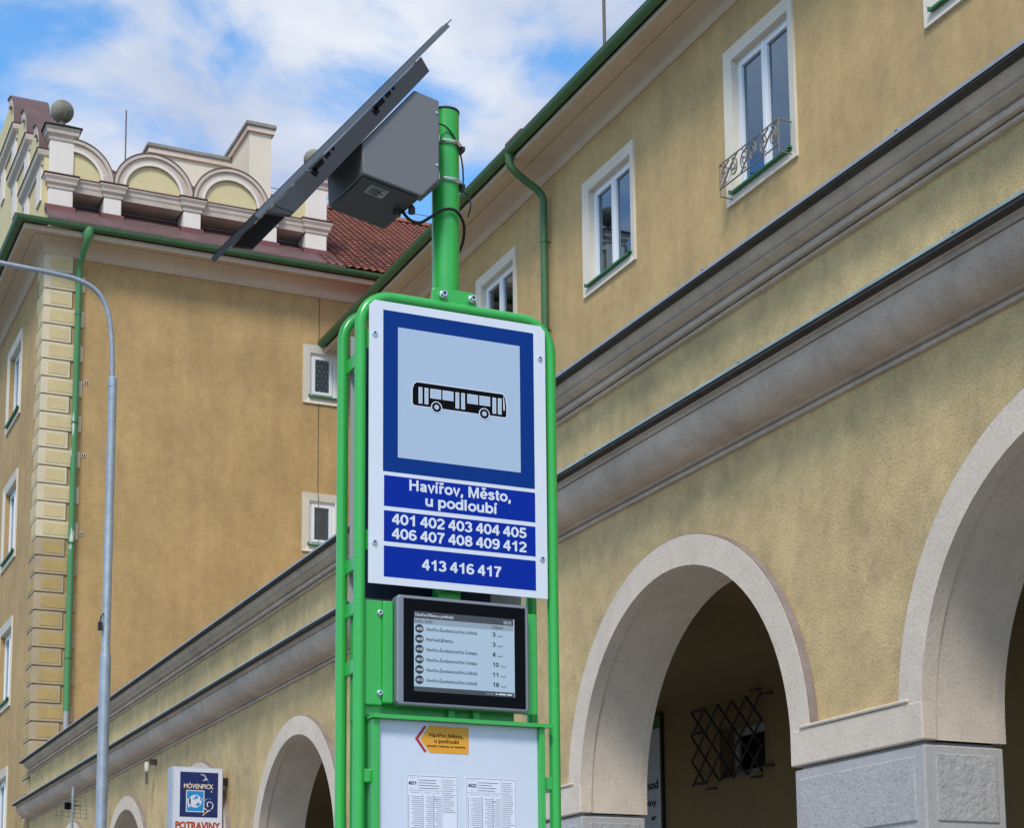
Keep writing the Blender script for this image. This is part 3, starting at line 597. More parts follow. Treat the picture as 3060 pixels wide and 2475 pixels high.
# ---- roof, tiles
RX0, RZ0, SL = XW + .50, 16.30, 0.70
RXT = -38.3; RZT = RZ0 + SL * (RX0 - RXT)
roof = MB().prism([(RX0, RZ0), (RXT, RZT), (RXT - 5.4, RZ0), ], lambda a, b, t: (a, t, b), YA + .45, 22).build('roof', 'tile_dark', CB)
ln = math.hypot(RX0 - RXT, RZT - RZ0); ux, uz = (RXT - RX0) / ln, (RZT - RZ0) / ln; nx_, nz_ = -uz * -1, -ux      # along-slope and normal
tw, te = 0.175, 0.18
def tile_mesh():
    vs_ = []; n = 6; L_ = te + 0.07
    for lift, l in ((0.044, 0.0), (0.016, L_)):
        for side in (0, 1):
            for k in range(n + 1):
                s_ = tw * 1.04 * k / n; h = 0.026 * math.sin(math.pi * min(1, k / n * 1.5)) if k / n < .667 else -0.006
                vs_.append((l * ux + nx_ * (lift + h - .014 * side), s_, l * uz + nz_ * (lift + h - .014 * side)))
    fs = []; m_ = n + 1
    for k in range(n):
        fs += [(k, k + 1, 2 * m_ + k + 1, 2 * m_ + k), (m_ + k, 3 * m_ + k, 3 * m_ + k + 1, m_ + k + 1), (k, m_ + k, m_ + k + 1, k + 1)]
    return vs_, fs
tv, tf = tile_mesh(); tmesh = {}
for mn in ('tile', 'tile_dark', 'tile_orange'):
    me = bpy.data.meshes.new('roof_tile'); me.from_pydata(tv, [], tf); me.materials.append(MATS[mn])
    b_ = bmesh.new(); b_.from_mesh(me); bmesh.ops.recalc_face_normals(b_, faces=b_.faces); b_.to_mesh(me); b_.free()
    me.polygons.foreach_set('use_smooth', [True] * len(me.polygons)); me.set_sharp_from_angle(angle=R(40)); tmesh[mn] = me
rows = int(ln / te); rt_ = random.Random(4); rest = MB()
for r_ in range(rows):
    for c_ in range(64):
        y_ = 11.02 + c_ * tw - (tw * 6 if False else 0)
        if y_ > 20: break
        p = Vector((RX0 + ux * r_ * te, y_ + rt_.uniform(-.004, .004), RZ0 + uz * r_ * te))
        vis = c_ < 17
        if vis and r_ * 17 + c_ < 300:
            mn = rt_.choices(['tile', 'tile_dark', 'tile_orange'], [5, 4, 1])[0]
            if r_ == 0: mn = 'tile_orange'
            ob = bpy.data.objects.new('roof_tile', tmesh[mn]); COL.objects.link(ob); ob.location = p; attach(ob, roof)
        else: rest._add([(a + p.x, b + p.y, c + p.z) for a, b, c in tv], tf)
    for c_ in range(1, 34):
        y_ = 11.02 - c_ * tw
        if y_ < YA: break
        if r_ >= 18:
            p = Vector((RX0 + ux * r_ * te, y_, RZ0 + uz * r_ * te)); rest._add([(a + p.x, b + p.y, c + p.z) for a, b, c in tv], tf)
ro = rest.build('tile_field', 'tile', roof, recalc=False); ro['kind'] = 'stuff'
for k in range(26):
    y0 = 10.9 + k * .36; MB().prism([(RXT + .13, RZT + .0), (RXT + .08, RZT + .10), (RXT, RZT + .14), (RXT - .08, RZT + .10), (RXT - .13, RZT)], lambda a, b, t: (a, t, b), y0, y0 + .375).build('ridge_tile', 'tile_orange', roof)
rod = MB().tube([(RXT, 10.5, RZT + .30), (RXT, 13.0, RZT + .29), (RXT, 16, RZT + .31)], .008, 6)
for y_ in (12.2, 13.9, 15.6): rod.tube([(RXT, y_, RZT + .05), (RXT, y_, RZT + .42)], .008, 6)
rod.build('lightning_wire', 'iron', roof)
# tin apron under the attic
def roofz(x): return RZ0 + SL * (RX0 - x)
MB().prism([(RX0 + .04, RZ0 - .03), (RX0 + .04, RZ0 + .02), (-35.6, roofz(-35.6) + .035), (-35.6, roofz(-35.6) - .03)], lambda a, b, t: (a, t, b), YA - .04, 11.45).build('tin_apron', 'red_tin_faded', roof)
MB().box(-60, XW + .5, YA - .53, YA - .05, 16.24, 16.27).build('tin_strip', 'red_tin_faded', roof)
# ---- attic
XA0, XA1 = -33.50, -34.12
ZB, ZM0, ZM1 = 16.60, 17.20, 17.475
def pil(y0, y1, z0, z1, nm='pillar', x0=XA0, x1=XA1, mt='attic_white'): return MB().box(x1, x0, y0, y1, z0, z1).build(nm, mt, CB, bevel=0.015)
P_ = [(5.61, 6.075), (6.68, 7.02), (8.26, 8.61), (9.84, 10.19), (10.80, 11.255)]
for k, (a, b) in enumerate(P_):
    pl_ = pil(a, b, ZB, ZM0 + .01)
    MB().prism([(XA0 + .05, roofz(XA0 + .05) + .01), (XA0 + .05, 16.72), (XA0 + .012, 16.86), (XA1, 17.15), (XA1, 16.9)], lambda x, z, t: (x, t, z), a - .05, b + .05).build('flashing', 'red_tin', pl_)
    # entablature block over the pillar
    pr_ = [(0, ZM0), (.02, ZM0), (.025, ZM0 + .05), (.06, ZM0 + .10), (.065, ZM0 + .15), (.095, ZM0 + .21), (.10, ZM0 + .24), (0, ZM0 + .255)]
    MB().sweep(pr_, [(XA1, a), (XA0, a), (XA0, b), (XA1, b)]).box(XA1, XA0 + .001, a + .001, b - .001, ZM0 + .002, ZM0 + .25).build('entablature_block', 'attic_moulding', CB)
    MB().box(XA1, XA0 + .112, a - .112, b + .112, ZM0 + .257, ZM0 + .275).build('tin_cover', 'red_tin', CB)
for (a0, a1), (b0, b1) in zip(P_[:-1], P_[1:]):
    MB().prism([(XA1 + .01, ZM0), (XA0 - .04, ZM0), (XA0 - .03, ZM0 + .08), (XA0 - .012, ZM0 + .12), (XA0 - .008, ZM0 + .17), (XA0 + .022, ZM0 + .22), (XA0 + .022, ZM0 + .25), (XA1 + .01, ZM0 + .252)], lambda x, z, t: (x, t, z), a1 + .002, b0 - .002).build('beam', 'attic_moulding', CB)
    MB().box(XA1 + .012, XA0 + .034, a1 + .114, b0 - .114, ZM0 + .2525, ZM0 + .268).build('tin_cover', 'red_tin', CB)
def arch_attic(yc, a0, a1, zc=ZM1 - .01, ro=0.79, ri=0.58):
    n = 28; ang = [a0 + (a1 - a0) * k / n for k in range(n + 1)]
    def ring(r0, r1, x0, x1, nm, mt, par=CB):
        mb = MB(); o = [(yc - r1 * math.cos(t), zc + r1 * math.sin(t)) for t in ang]; i = [(yc - r0 * math.cos(t), zc + r0 * math.sin(t)) for t in ang]
        m_ = len(ang); vs_ = [(x0, *p) for p in i] + [(x0, *p) for p in o] + [(x1, *p) for p in i] + [(x1, *p) for p in o]; fs = []
        for k in range(m_ - 1): fs += [(k, k + 1, m_ + k + 1, m_ + k), (2 * m_ + k, 3 * m_ + k, 3 * m_ + k + 1, 2 * m_ + k + 1), (k, 2 * m_ + k, 2 * m_ + k + 1, k + 1), (m_ + k, m_ + k + 1, 3 * m_ + k + 1, 3 * m_ + k)]
        fs += [(0, m_, 3 * m_, 2 * m_), (m_ - 1, 3 * m_ - 1, 4 * m_ - 1, 2 * m_ - 1)]
        mb._add(vs_, fs); return mb.build(nm, mt, par, smooth=True, ang=30)
    rg = ring(ri, ro - .035, XA0 - .005, XA1, 'attic_arch', 'attic_moulding'); ring(ro - .07, ro, XA0 + .035, XA1 + .01, 'rim_moulding', 'attic_moulding', rg)
    ring(ri - .03, ri + .025, XA0 + .012, XA0 - .03, 'inner_moulding', 'attic_white', rg); ring(ro + .001, ro + .016, XA0 + .05, XA1 - .03, 'tin_cover', 'red_tin_faded', rg)
    pts = [(yc - (ri + .005) * math.cos(t), zc + (ri + .005) * math.sin(t)) for t in ang]
    if a1 - a0 < 3: pts = pts + [(yc, zc)]
    MB().prism(pts, lambda y, z, t: (t, y, z), XA0 - .05, XA1 + .05).build('tympanum', 'attic_yellow', rg)
H = math.pi / 2
arch_attic(6.06, H, 2 * H); arch_attic(7.645, 0, 2 * H); arch_attic(9.225, 0, 2 * H); arch_attic(10.80, 0, H)
for yv in (6.85, 8.435, 10.015):     # spandrel between neighbouring arches
    MB().prism([(yv - .17, ZM1 - .01), (yv + .17, ZM1 - .01), (yv + .04, ZM1 + .21), (yv - .04, ZM1 + .21)], lambda y, z, t: (t, y, z), XA0 - .008, XA1 + .02).build('spandrel', 'attic_white', CB)
for (a, b) in (P_[0], P_[4]):
    up_ = pil(a + .0, b, ZM1, 18.21, 'upper_pillar')
    pc = [(0, 18.19), (.02, 18.19), (.03, 18.25), (.075, 18.31), (.08, 18.38), (.10, 18.40), (.10, 18.44), (0, 18.445)]
    MB().sweep(pc, [(XA1, a), (XA0, a), (XA0, b), (XA1, b), (XA1, a)], closed_ends=False).box(XA1 + .001, XA0 - .001, a + .001, b - .001, 18.212, 18.44).build('capital', 'attic_moulding', up_)
    MB().prism([(a - .135, 18.446), (b + .135, 18.446), (b + .135, 18.462), ((a + b) / 2, 18.478), (a - .135, 18.462)], lambda y, z, t: (t, y, z), XA1 - .13, XA0 + .135).build('cap_cover', 'iron_dark', up_)
    yc, xc = (a + b) / 2, (XA0 + XA1) / 2 + .08
    prof = [(.10, -.46), (.11, -.40), (.085, -.36), (.075, -.28), (.06, -.22), (.065, -.205)] + [(.225 * math.sin(t), -.225 * math.cos(t)) for t in [math.pi * (.10 + .9 * q / 14) for q in range(14)]] + [(.005, .225)]
    MB().lathe(prof, (xc, yc + .02, 18.915), 28).build('ball_finial', 'ball_stone', CB, smooth=True, ang=50)
# stepped gable on the street side
gp = [(-33.62, 16.4), (-33.62, 17.98)]
steps = [(-33.70, 18.0, 0.84), (-35.30, 19.05, 0.88), (-37.05, 20.10, 1.03)]
poly = [(-33.60, 16.45), (-33.60, 17.9)]
for q, (xs, zs, rr) in enumerate(steps):
    poly += [(xs, zs - .1)] if q else []
    poly += [(xs - rr * (1 - math.cos(H * k / 10)), zs + rr * math.sin(H * k / 10)) for k in range(11)]
    if q < 2: poly += [(steps[q + 1][0] + .02, zs + rr)]
poly += [(-40.2, 21.12), (-40.2, 16.45)]
MB().prism(poly, lambda x, z, t: (x, t, z), YA - .08, YA + .50).build('stepped_gable', 'attic_yellow', CB)
for xs, zs, rr in steps:
    n = 14; mb = MB(); vs_ = []; fs = []
    for k in range(n + 1):
        t = H * k / n
        for r_, y_ in ((rr - .17, YA - .14), (rr + .012, YA - .14), (rr + .012, YA + .54), (rr - .17, YA + .54)):
            vs_.append((xs - rr + r_ * math.cos(t), y_, zs + r_ * math.sin(t)))
    for k in range(n):
        for j in range(4): fs.append((k * 4 + j, k * 4 + (j + 1) % 4, (k + 1) * 4 + (j + 1) % 4, (k + 1) * 4 + j))
    fs += [(0, 1, 2, 3), tuple(n * 4 + j for j in range(4))[::-1]]
    mb._add(vs_, fs); vo = mb.build('volute', 'attic_moulding', CB, smooth=True, ang=30)
    mb = MB(); vs_ = []; fs = []
    for k in range(n + 1):
        t = H * k / n
        for r_, y_ in ((rr + .013, YA - .17), (rr + .035, YA - .17), (rr + .035, YA + .60), (rr + .013, YA + .60)): vs_.append((xs - rr + r_ * math.cos(t), y_, zs + r_ * math.sin(t)))
    for k in range(n):
        for j in range(4): fs.append((k * 4 + j, k * 4 + (j + 1) % 4, (k + 1) * 4 + (j + 1) % 4, (k + 1) * 4 + j))
    fs += [(0, 1, 2, 3), tuple(n * 4 + j for j in range(4))[::-1]]
    mb._add(vs_, fs); mb.build('tin_cover', 'red_tin_faded', vo)
    MB().sweep([(0, zs - .30), (.03, zs - .30), (.04, zs - .2), (.11, zs - .12), (.13, zs - .02), (0, zs - .01)], [(xs - 2.2, YA - .08), (xs + .02, YA - .08), (xs + .02, YA + .5)]).build('rail_moulding', 'attic_moulding', CB)
    MB().box(xs - 2.2, xs + .15, YA - .225, YA + .53, zs - .009, zs + .008).build('tin_cover', 'iron_dark', CB)
    MB().box(xs - .50, xs - .02, YA - .115, YA + .47, zs - 1.0, zs - .3).build('pilaster', 'attic_white', CB)
    MB().box(xs - 1.95, xs - 1.5, YA - .115, YA + .47, zs - 1.0, zs - .3).build('pilaster', 'attic_white', CB)
# chimneys
def capped(x0, x1, y0, y1, z0, z1, nm='chimney'):
    c_ = MB().box(x0, x1, y0, y1, z0, z1 - .22).build(nm, 'chimney_plaster', CB)
    MB().box(x0 - .06, x1 + .06, y0 - .06, y1 + .06, z1 - .22, z1 - .10).build('cap_moulding', 'trim', c_)
    MB().box(x0 - .10, x1 + .10, y0 - .10, y1 + .10, z1 - .10, z1).build('cap_slab', 'cap_concrete', c_, bevel=0.02)
capped(-38.9, -36.45, 10.43, 10.93, 17.9, 20.92)
capped(-38.9, -37.95, 8.58, 10.425, 18.5, 20.72)
MB().tube([(-36.4, 7.69, 18.5), (-36.4, 7.68, 20.6)], .016, 8).build('lightning_rod', 'iron', CB)

# ================================================================== bus stop
XS = -4.80
BS = thing('bus_stop_post', 'green bus stop post with blue bus sign, display and solar panel', 'bus stop', (XS - .1, 2.035, 0))
yl, yr, rt0 = 1.7275, 2.3515, 0.0172
def hoop(x, zt, ys=(yl, yr), rr=0.095):
    a, b = ys; pts = [(x, a, 0.0), (x, a, 1.2), (x, a, zt - rr)]
    pts += [(x, a + rr - rr * math.cos(t), zt - rr + rr * math.sin(t)) for t in [H * q / 8 for q in range(1, 9)]]
    pts += [(x, b - rr + rr * math.sin(t), zt - rr + rr * math.cos(t)) for t in [H * q / 8 for q in range(0, 9)]]
    pts += [(x, b, 1.2), (x, b, 0.0)]; return pts
XF, XB_ = XS - .022, XS - .178
fr1 = MB().tube(hoop(XF, 3.682), rt0, 18).build('frame_hoop', 'green_paint', BS, smooth=True, ang=60)
fr2 = MB().tube(hoop(XB_, 3.682), rt0, 18).build('frame_hoop', 'green_paint', BS, smooth=True, ang=60)
MB().lathe([(.043, 0), (.043, 2.70)], (XS - .105, 2.036, 1.655), 32).build('pole', 'green_paint', BS, smooth=True, ang=60).data
MB().tube([(XS - .105, 2.036, 4.356), (XS - .105, 2.036, 4.362)], .045, 28).build('pole_cap', 'iron_dark', BS)
# spacers between the two hoops, tabs to the sign
for z in (3.50, 2.875, 2.74, 2.565, 1.8):
    for y_ in (yl,):
        MB().box(XB_ - .002, XF + .002, y_ + (.006 if y_ < 2 else -.016), y_ + (.016 if y_ < 2 else -.006), z - .022, z + .022).build('spacer', 'green_paint', fr1, bevel=0.004)
for z in (3.545, 2.93):
    MB().box(XF - .004, XF + .004, yl + .010, yl + .040, z - .03, z + .03).build('sign_tab', 'green_paint', fr1); MB().box(XF - .004, XF + .004, yr - .040, yr - .010, z - .03, z + .03).build('sign_tab', 'green_paint', fr1)
# top bracket with bolts
MB().prism([(1.953, 3.690), (2.108, 3.690), (2.098, 3.732), (2.09, 3.742), (1.965, 3.742), (1.958, 3.735)], lambda y, z, t: (t, y, z), XF - .012, XF + .002).build('bracket_plate', 'green_paint', BS, bevel=0.003)
MB().box(XS - .10, XF - .012, 1.962, 2.10, 3.69, 3.705).build('bracket_web', 'green_paint', BS)
def bolt(x, y, z, r, par, dep=.014, name='bolt'):
    MB().lathe([(r, 0), (r, dep * .45), (r * .78, dep * .5), (r * .78, dep * .95), (r * .70, dep), (r * .42, dep), (r * .40, dep * .55)], (x, y, z), 16, 'X').build(name, 'bolt', par, smooth=True, ang=40)
    MB().lathe([(r * .40, dep * .5), (r * .40, dep * .56)], (x, y, z), 6, 'X').build('bolt_socket', 'black_print', par)
for y_ in (1.989, 2.084): bolt(XF + .002, y_, 3.718, .0125, BS, .022)
# sign panel
def flat(poly, x, th, nm, mt, par): return MB().prism(poly, lambda y, z, t: (t, y, z), x, x + th).build(nm, mt, par)
def rect(a, b, c, d): return [(a, c), (b, c), (b, d), (a, d)]
sp = flat([(1.747, 2.797), (2.324, 2.797), (2.324, 3.644), (2.309, 3.661), (1.763, 3.661), (1.747, 3.643)], XS - .004, .004, 'sign_panel', 'sign_white', BS)
blue = flat(rect(1.791, 2.284, 3.137, 3.634), XS, .0006, 'blue_square', 'sign_blue', sp)
flat(rect(1.8375, 2.237, 3.183, 3.5855), XS + .0006, .0005, 'grey_field', 'sign_field', sp)
for (a, b) in ((3.032, 3.125), (2.9255, 3.0185), (2.8195, 2.912)): flat(rect(1.7945, 2.2845, a, b), XS, .0006, 'blue_band', 'sign_blue_lower', sp)
xt = XS + .0010
tx = MB()
add_sign_text(tx, 'Havířov, Město,', 1.873, 2.203, 3.0865, .0335, xt); tx.build('name_lettering', 'sign_white', sp, recalc=False); tx = MB()
add_sign_text(tx, 'u podloubí', 1.924, 2.156, 3.0440, .0335, xt)
tx.build('name_lettering', 'sign_white', sp, recalc=False)
tx = MB()
for st, z in (('401 402 403 404 405', 2.9785), ('406 407 408 409 412', 2.9350)):
    for q, num in enumerate(st.split()):
        tx = MB(); add_sign_text(tx, num, 1.8185 + q * .0893, 1.8185 + q * .0893 + .0755, z, .0325, xt); tx.build('line_number', 'sign_white', sp, recalc=False)
for q, num in enumerate('413 416 417'.split()):
    tx = MB(); add_sign_text(tx, num, 1.913 + q * .0893, 1.913 + q * .0893 + .0755, 2.850, .0325, xt); tx.build('line_number', 'sign_white', sp, recalc=False)
for y_, z in ((1.7635, 3.556), (2.3045, 3.556), (1.7645, 2.919), (2.305, 2.9205)): bolt(XS, y_, z, .0085, sp, .006, 'screw')
# bus pictogram: black body, pale outline, windows, wheels
x1 = XS + .0011; x2 = x1 + .0006; x3 = x2 + .0006; x4 = x3 + .0006
def bus_poly(e):
    return [(1.884 - e, 3.356 - e * .6), (1.889 - e * .5, 3.351 - e), (2.186 + e * .5, 3.351 - e), (2.190 + e, 3.356), (2.190 + e, 3.390), (2.186 + e, 3.412), (2.178 + e * .6, 3.423 + e), (1.898, 3.423 + e), (1.889 - e * .8, 3.416 + e * .6), (1.884 - e, 3.400)]
flat(bus_poly(.003), XS + .0011, .0002, 'bus_outline', 'sign_white', sp)
flat(bus_poly(0), x1 + .0002, .0005, 'bus_body', 'black_print', sp)
pw_ = MB()
def pwin(a, b, c, d):
    f = lambda y, z, t: (t, y, z); pw_.prism(rect(a, b, c, d), f, x2, x2 + .0003)
wins = []
for a in (1.9030, 1.9222, 2.0222, 2.0410, 2.1440, 2.1622): wins.append((a, a + .0120, 3.358, 3.4085))
for a in (1.9405, 1.9805, 2.0610, 2.1010): wins.append((a, a + .0350, 3.3790, 3.4085))
for a, b, c, d in wins: pwin(a, b, c, d)
pw_.prism([(2.1805, 3.372), (2.1845, 3.372), (2.1845, 3.392), (2.1815, 3.414), (2.1795, 3.414)], lambda y, z, t: (t, y, z), x2, x2 + .0003)
pw_.build('window_outline', 'sign_white', sp)
pw_ = MB()
for a, b, c, d in wins: pw_.prism(rect(a + .0014, b - .0014, c + .0016, d - .0016), lambda y, z, t: (t, y, z), x2 + .0003, x2 + .0005)
pw_.build('window_field', 'sign_field', sp)
for yc in (1.9605, 2.1165):
    for nm, mt, r_, x_ in (('wheel_outline', 'sign_white', .0178, x2 + .0004), ('wheel', 'black_print', .0150, x2 + .0007), ('wheel_hub', 'sign_field', .0078, x2 + .0010)):
        MB().lathe([(r_, 0), (r_, .0003)], (x_, yc, 3.353), 28, 'X').build(nm, mt, sp)
# rear sign seen between the hoops
rp = flat(rect(1.747, 2.31, 2.755, 3.600), XB_ + .012, .004, 'rear_sign_panel', 'sign_back_grey', BS)
flat(rect(1.760, 2.205, 2.79, 3.59), XB_ + .017, .002, 'rear_sign_back', 'sign_back_navy', rp)
MB().box(XB_ + .012, XF - .02, 1.985, 2.055, 2.72, 2.80).build('centre_bracket', 'green_paint', BS, bevel=0.004)
# departure display
XD = XS + .012
dp = flat([(1.838, 2.442), (2.246, 2.442), (2.2535, 2.450), (2.2535, 2.760), (2.246, 2.768), (1.838, 2.768), (1.8305, 2.760), (1.8305, 2.450)], XD - .045, .045, 'departure_display', 'bezel_alu', BS)
bv = dp.modifiers.new('bevel', 'BEVEL'); bv.width = .006; bv.segments = 3; bv.limit_method = 'ANGLE'
flat(rect(1.8515, 2.241, 2.4515, 2.758), XD, .001, 'display_glass', 'bezel_black', dp)
flat(rect(1.884, 2.205, 2.4845, 2.7215), XD + .001, .0004, 'screen', 'screen_paper', dp)
flat(rect(1.884, 2.2015, 2.7010, 2.7215), XD + .0014, .0003, 'header_bar', 'screen_bar', dp)
flat(rect(1.884, 2.2015, 2.6850, 2.7010), XD + .0014, .0003, 'column_bar', 'screen_head', dp)
flat(rect(1.884, 2.203, 2.4845, 2.4985), XD + .0014, .0003, 'footer_bar', 'screen_bar', dp)
xi = XD + .0020
tx = MB(); add_text(tx, 'Havířov,Město,u podloubí', 1.888, 2.008, 2.7075, .0085, PX(xi), .01); add_sign_text(tx, '12', 2.168, 2.1795, 2.7042, .0100, xi, .14); add_sign_text(tx, '31', 2.1835, 2.195, 2.7042, .0100, xi, .14); tx.quad(*[(xi, p, q) for p, q in rect(2.1808, 2.1822, 2.7075, 2.7090)]); tx.quad(*[(xi, p, q) for p, q in rect(2.1808, 2.1822, 2.7115, 2.7130)])
add_text(tx, 'Powered by', 2.112, 2.136, 2.4895, .0036, PX(xi), .0); flat_b = [(2.142, 2.148), (2.152, 2.176), (2.179, 2.196)]
for a, b in flat_b: tx.quad(*[(xi, p, q) for p, q in rect(a, b, 2.4892, 2.4935)])
tx.build('header_lettering', 'sign_white', dp, recalc=False)
tx = MB(); add_text(tx, 'Linka  Směr', 1.888, 1.943, 2.6885, .0085, PX(xi), .0); add_text(tx, 'Odjezd', 2.132, 2.166, 2.6885, .0085, PX(xi), .0)
tx.build('column_lettering', 'screen_ink', dp, recalc=False)
rowsd = [('402', 'Havířov,Šumbark,točna Lidická', '3'), ('403', 'Petřvald,Březiny', '3'), ('416', 'Havířov,Šumbark,točna 2.etapa', '4'), ('403', 'Havířov,Šumbark,točna 2.etapa', '10'), ('404', 'Havířov,Šumbark,točna Lidická', '11'), ('413', 'Havířov,Šumbark,točna Lidická', '18')]
for q, (a, b, c) in enumerate(rowsd):
    z = 2.6700 - q * .0303
    disks = MB(); dt = MB(); tx = MB(); disks.lathe([(.0130, 0), (.0130, .0003)], (XD + .0014, 1.9005, z), 26, 'X')
    add_sign_text(dt, a, 1.8915, 1.9095, z - .0045, .0088, xi + .0003, .17)
    w_ = .166 if len(b) > 20 else .088
    add_text(tx, b, 1.922, 1.922 + w_ * .97, z - .0045, .0092, PX(xi), .004); tx.build('row_lettering', 'screen_ink', dp, recalc=False); tx = MB(); add_sign_text(tx, c, 2.132, 2.132 + .0102 * len(c), z - .006, .0135, xi, .15)
    add_text(tx, 'min', 2.137 + .0115 * len(c), 2.155 + .0108 * len(c), z - .006, .0055, PX(xi), .0)
    tx.build('minutes_lettering', 'screen_ink', dp, recalc=False); disks.build('line_disc', 'screen_ink', dp); dt.build('disc_lettering', 'sign_white', dp, recalc=False)
# green side plates of the display
sl = MB().box(XD - .05, XD - .034, 1.745, 1.80, 2.442, 2.752).box(XD - .046, XD - .022, 1.797, 1.829, 2.448, 2.750).build('side_plate', 'green_paint', BS, bevel=0.004)
for z in (2.715, 2.478): bolt(XD - .034, 1.790, z, .0085, sl, .012)
MB().box(XD - .05, XD - .034, 2.25, 2.297, 2.442, 2.752).build('side_plate', 'green_paint', BS, bevel=0.004)
MB().box(XB_ + .03, XD - .05, 1.745, 1.80, 2.41, 2.75).build('upright_bar', 'green_paint', BS)
# timetable cabinet
tb = MB().box(XS - .05, XS - .034, 1.762, 2.308, 1.05, 2.408).build('timetable_case', 'green_paint', BS, bevel=0.003)
MB().prism([(XS - .05, 2.402), (XS + .018, 2.400), (XS + .018, 2.411), (XS - .05, 2.419)], lambda x, z, t: (x, t, z), 1.757, 2.323).build('rain_lip', 'green_paint', tb)
for a, b in ((1.762, 1.782), (2.290, 2.308)): MB().box(XS - .034, XS + .004, a, b, 1.05, 2.4005).build('case_rail', 'green_paint', tb, bevel=0.003)
MB().box(XS - .033, XS - .012, 1.783, 2.2895, 1.06, 2.400).build('backboard', 'board_white', tb)
for y0, y1 in ((1.740, 1.765), (2.305, 2.340)):
    for z in (2.235, 1.6): MB().box(XS - .035, XS - .012, y0, y1, z - .02, z + .02).build('case_tab', 'green_paint', tb, bevel=0.004)
MB().box(XB_ + .02, XS - .051, 1.748, 2.232, 1.05, 2.46).build('case_body', 'green_paint', tb, bevel=0.003)
for y_ in (2.01, 2.09): MB().box(XS - .05, XS - .03, y_, y_ + .02, 2.40, 2.445).build('hanger', 'green_paint', tb)
xk = XS - .0115
st_ = flat([(1.941, 2.3895), (1.9125, 2.3490), (1.942, 2.3100), (2.0655, 2.3100), (2.0655, 2.3895)], xk, .0004, 'sticker', 'sticker_orange', tb)
st_['label'] = 'orange arrow sticker with the stop name'
MB().prism([(1.9255, 2.3890), (1.9325, 2.3855), (1.9070, 2.3490), (1.9330, 2.3130), (1.9260, 2.3095), (1.8965, 2.3490)], lambda y, z, t: (t, y, z), xk, xk + .0004).build('sticker_chevron', 'sticker_red', tb)
for st, a, b, z, c in (('Havířov,Město,', 1.9405, 2.048, 2.3560, .0125), ('u podloubí', 1.956, 2.034, 2.3395, .0125)):
    tx = MB(); add_sign_text(tx, st, a, b, z, c * .92, xk + .0008, .17); tx.build('sticker_lettering', 'black_print', tb, recalc=False)
tx = MB(); add_text(tx, 'aktuální odjezdy ze zastávky', 1.934, 2.056, 2.3275, .0062, PX(xk + .0008), .02); tx.build('sticker_lettering', 'black_print', tb, recalc=False)
# timetable sheets stand in the case as loose papers
def sheet(y0, num, lab, zt=2.2445):
    wS, hS, F_ = .1665, .235, 1.17
    s_ = thing('timetable_sheet', lab, 'timetable', (xk, y0, zt - hS), 'timetable sheets in the green case')
    flat(rect(y0, y0 + wS, zt - hS, zt), xk, .0004, 'paper', 'paper', s_)
    X_ = xk + .0007; mb = MB(); li = MB(); rr = random.Random(int(num))
    def hl(a, b, z, th=.0006, m_=mb): a, b = y0 + (a - y0) * F_, y0 + (b - y0) * F_; m_.quad((X_, a, z), (X_, b, z), (X_, b, z + th), (X_, a, z + th))
    def vl(y, a, b, th=.0006, m_=mb): y = y0 + (y - y0) * F_; m_.quad((X_, y, a), (X_, y + th, a), (X_, y + th, b), (X_, y, b))
    a, b, c, d = y0 + .004, y0 + wS / F_ - .004, zt - hS, zt - .005
    hl(a, b, d, .0010); vl(a, c, d, .0010); vl(b, c, d, .0010); vl(y0 + .098, c, d); hl(a, y0 + .098, d - .042); vl(y0 + .034, d - .042, d)
    add_sign_text(mb, num, y0 + .0095, y0 + .0345, d - .026, .0110, X_, .22)
    for q in range(4): hl(y0 + .037, y0 + .037 + rr.uniform(.035, .058), d - .012 - q * .0078, .0016)
    hl(y0 + .010, y0 + .026, d - .006, .0008, li); hl(y0 + .012, y0 + .024, d - .036, .0008, li)
    for q in range(28):
        z = d - .010 - q * .0062
        if num == '401' and q > 15: break
        hl(y0 + .101, y0 + .101 + rr.uniform(.020, .034), z, .0011)
    for q, (p, e) in enumerate(((.010, .043), (.048, .073), (.077, .096))):
        vl(y0 + p - .0015, c, d - .055, .0016, li); hl(y0 + p + .003, y0 + e - .004, d - .048, .0012, li)
        for j in range(26):
            z = d - .060 - j * .0060
            if z < c: break
            hl(y0 + p + (.006 if q < 2 else .001) + rr.choice([0, 0, .003, .006]), y0 + e, z, .0016, li)
    vl(y0 + .0445, c, d - .046); vl(y0 + .0745, c, d - .046)
    hl(y0 + (.079 if num == '401' else .0765), y0 + .083, d - .068, .0022); 
    mb.build('printed_ink', 'paper_ink', s_, recalc=False); li.build('printed_grid', 'paper_line', s_, recalc=False)
sheet(1.8660, '401', 'left white timetable sheet in the green case, headed 401')
sheet(2.0535, '402', 'right white timetable sheet in the green case, headed 402')
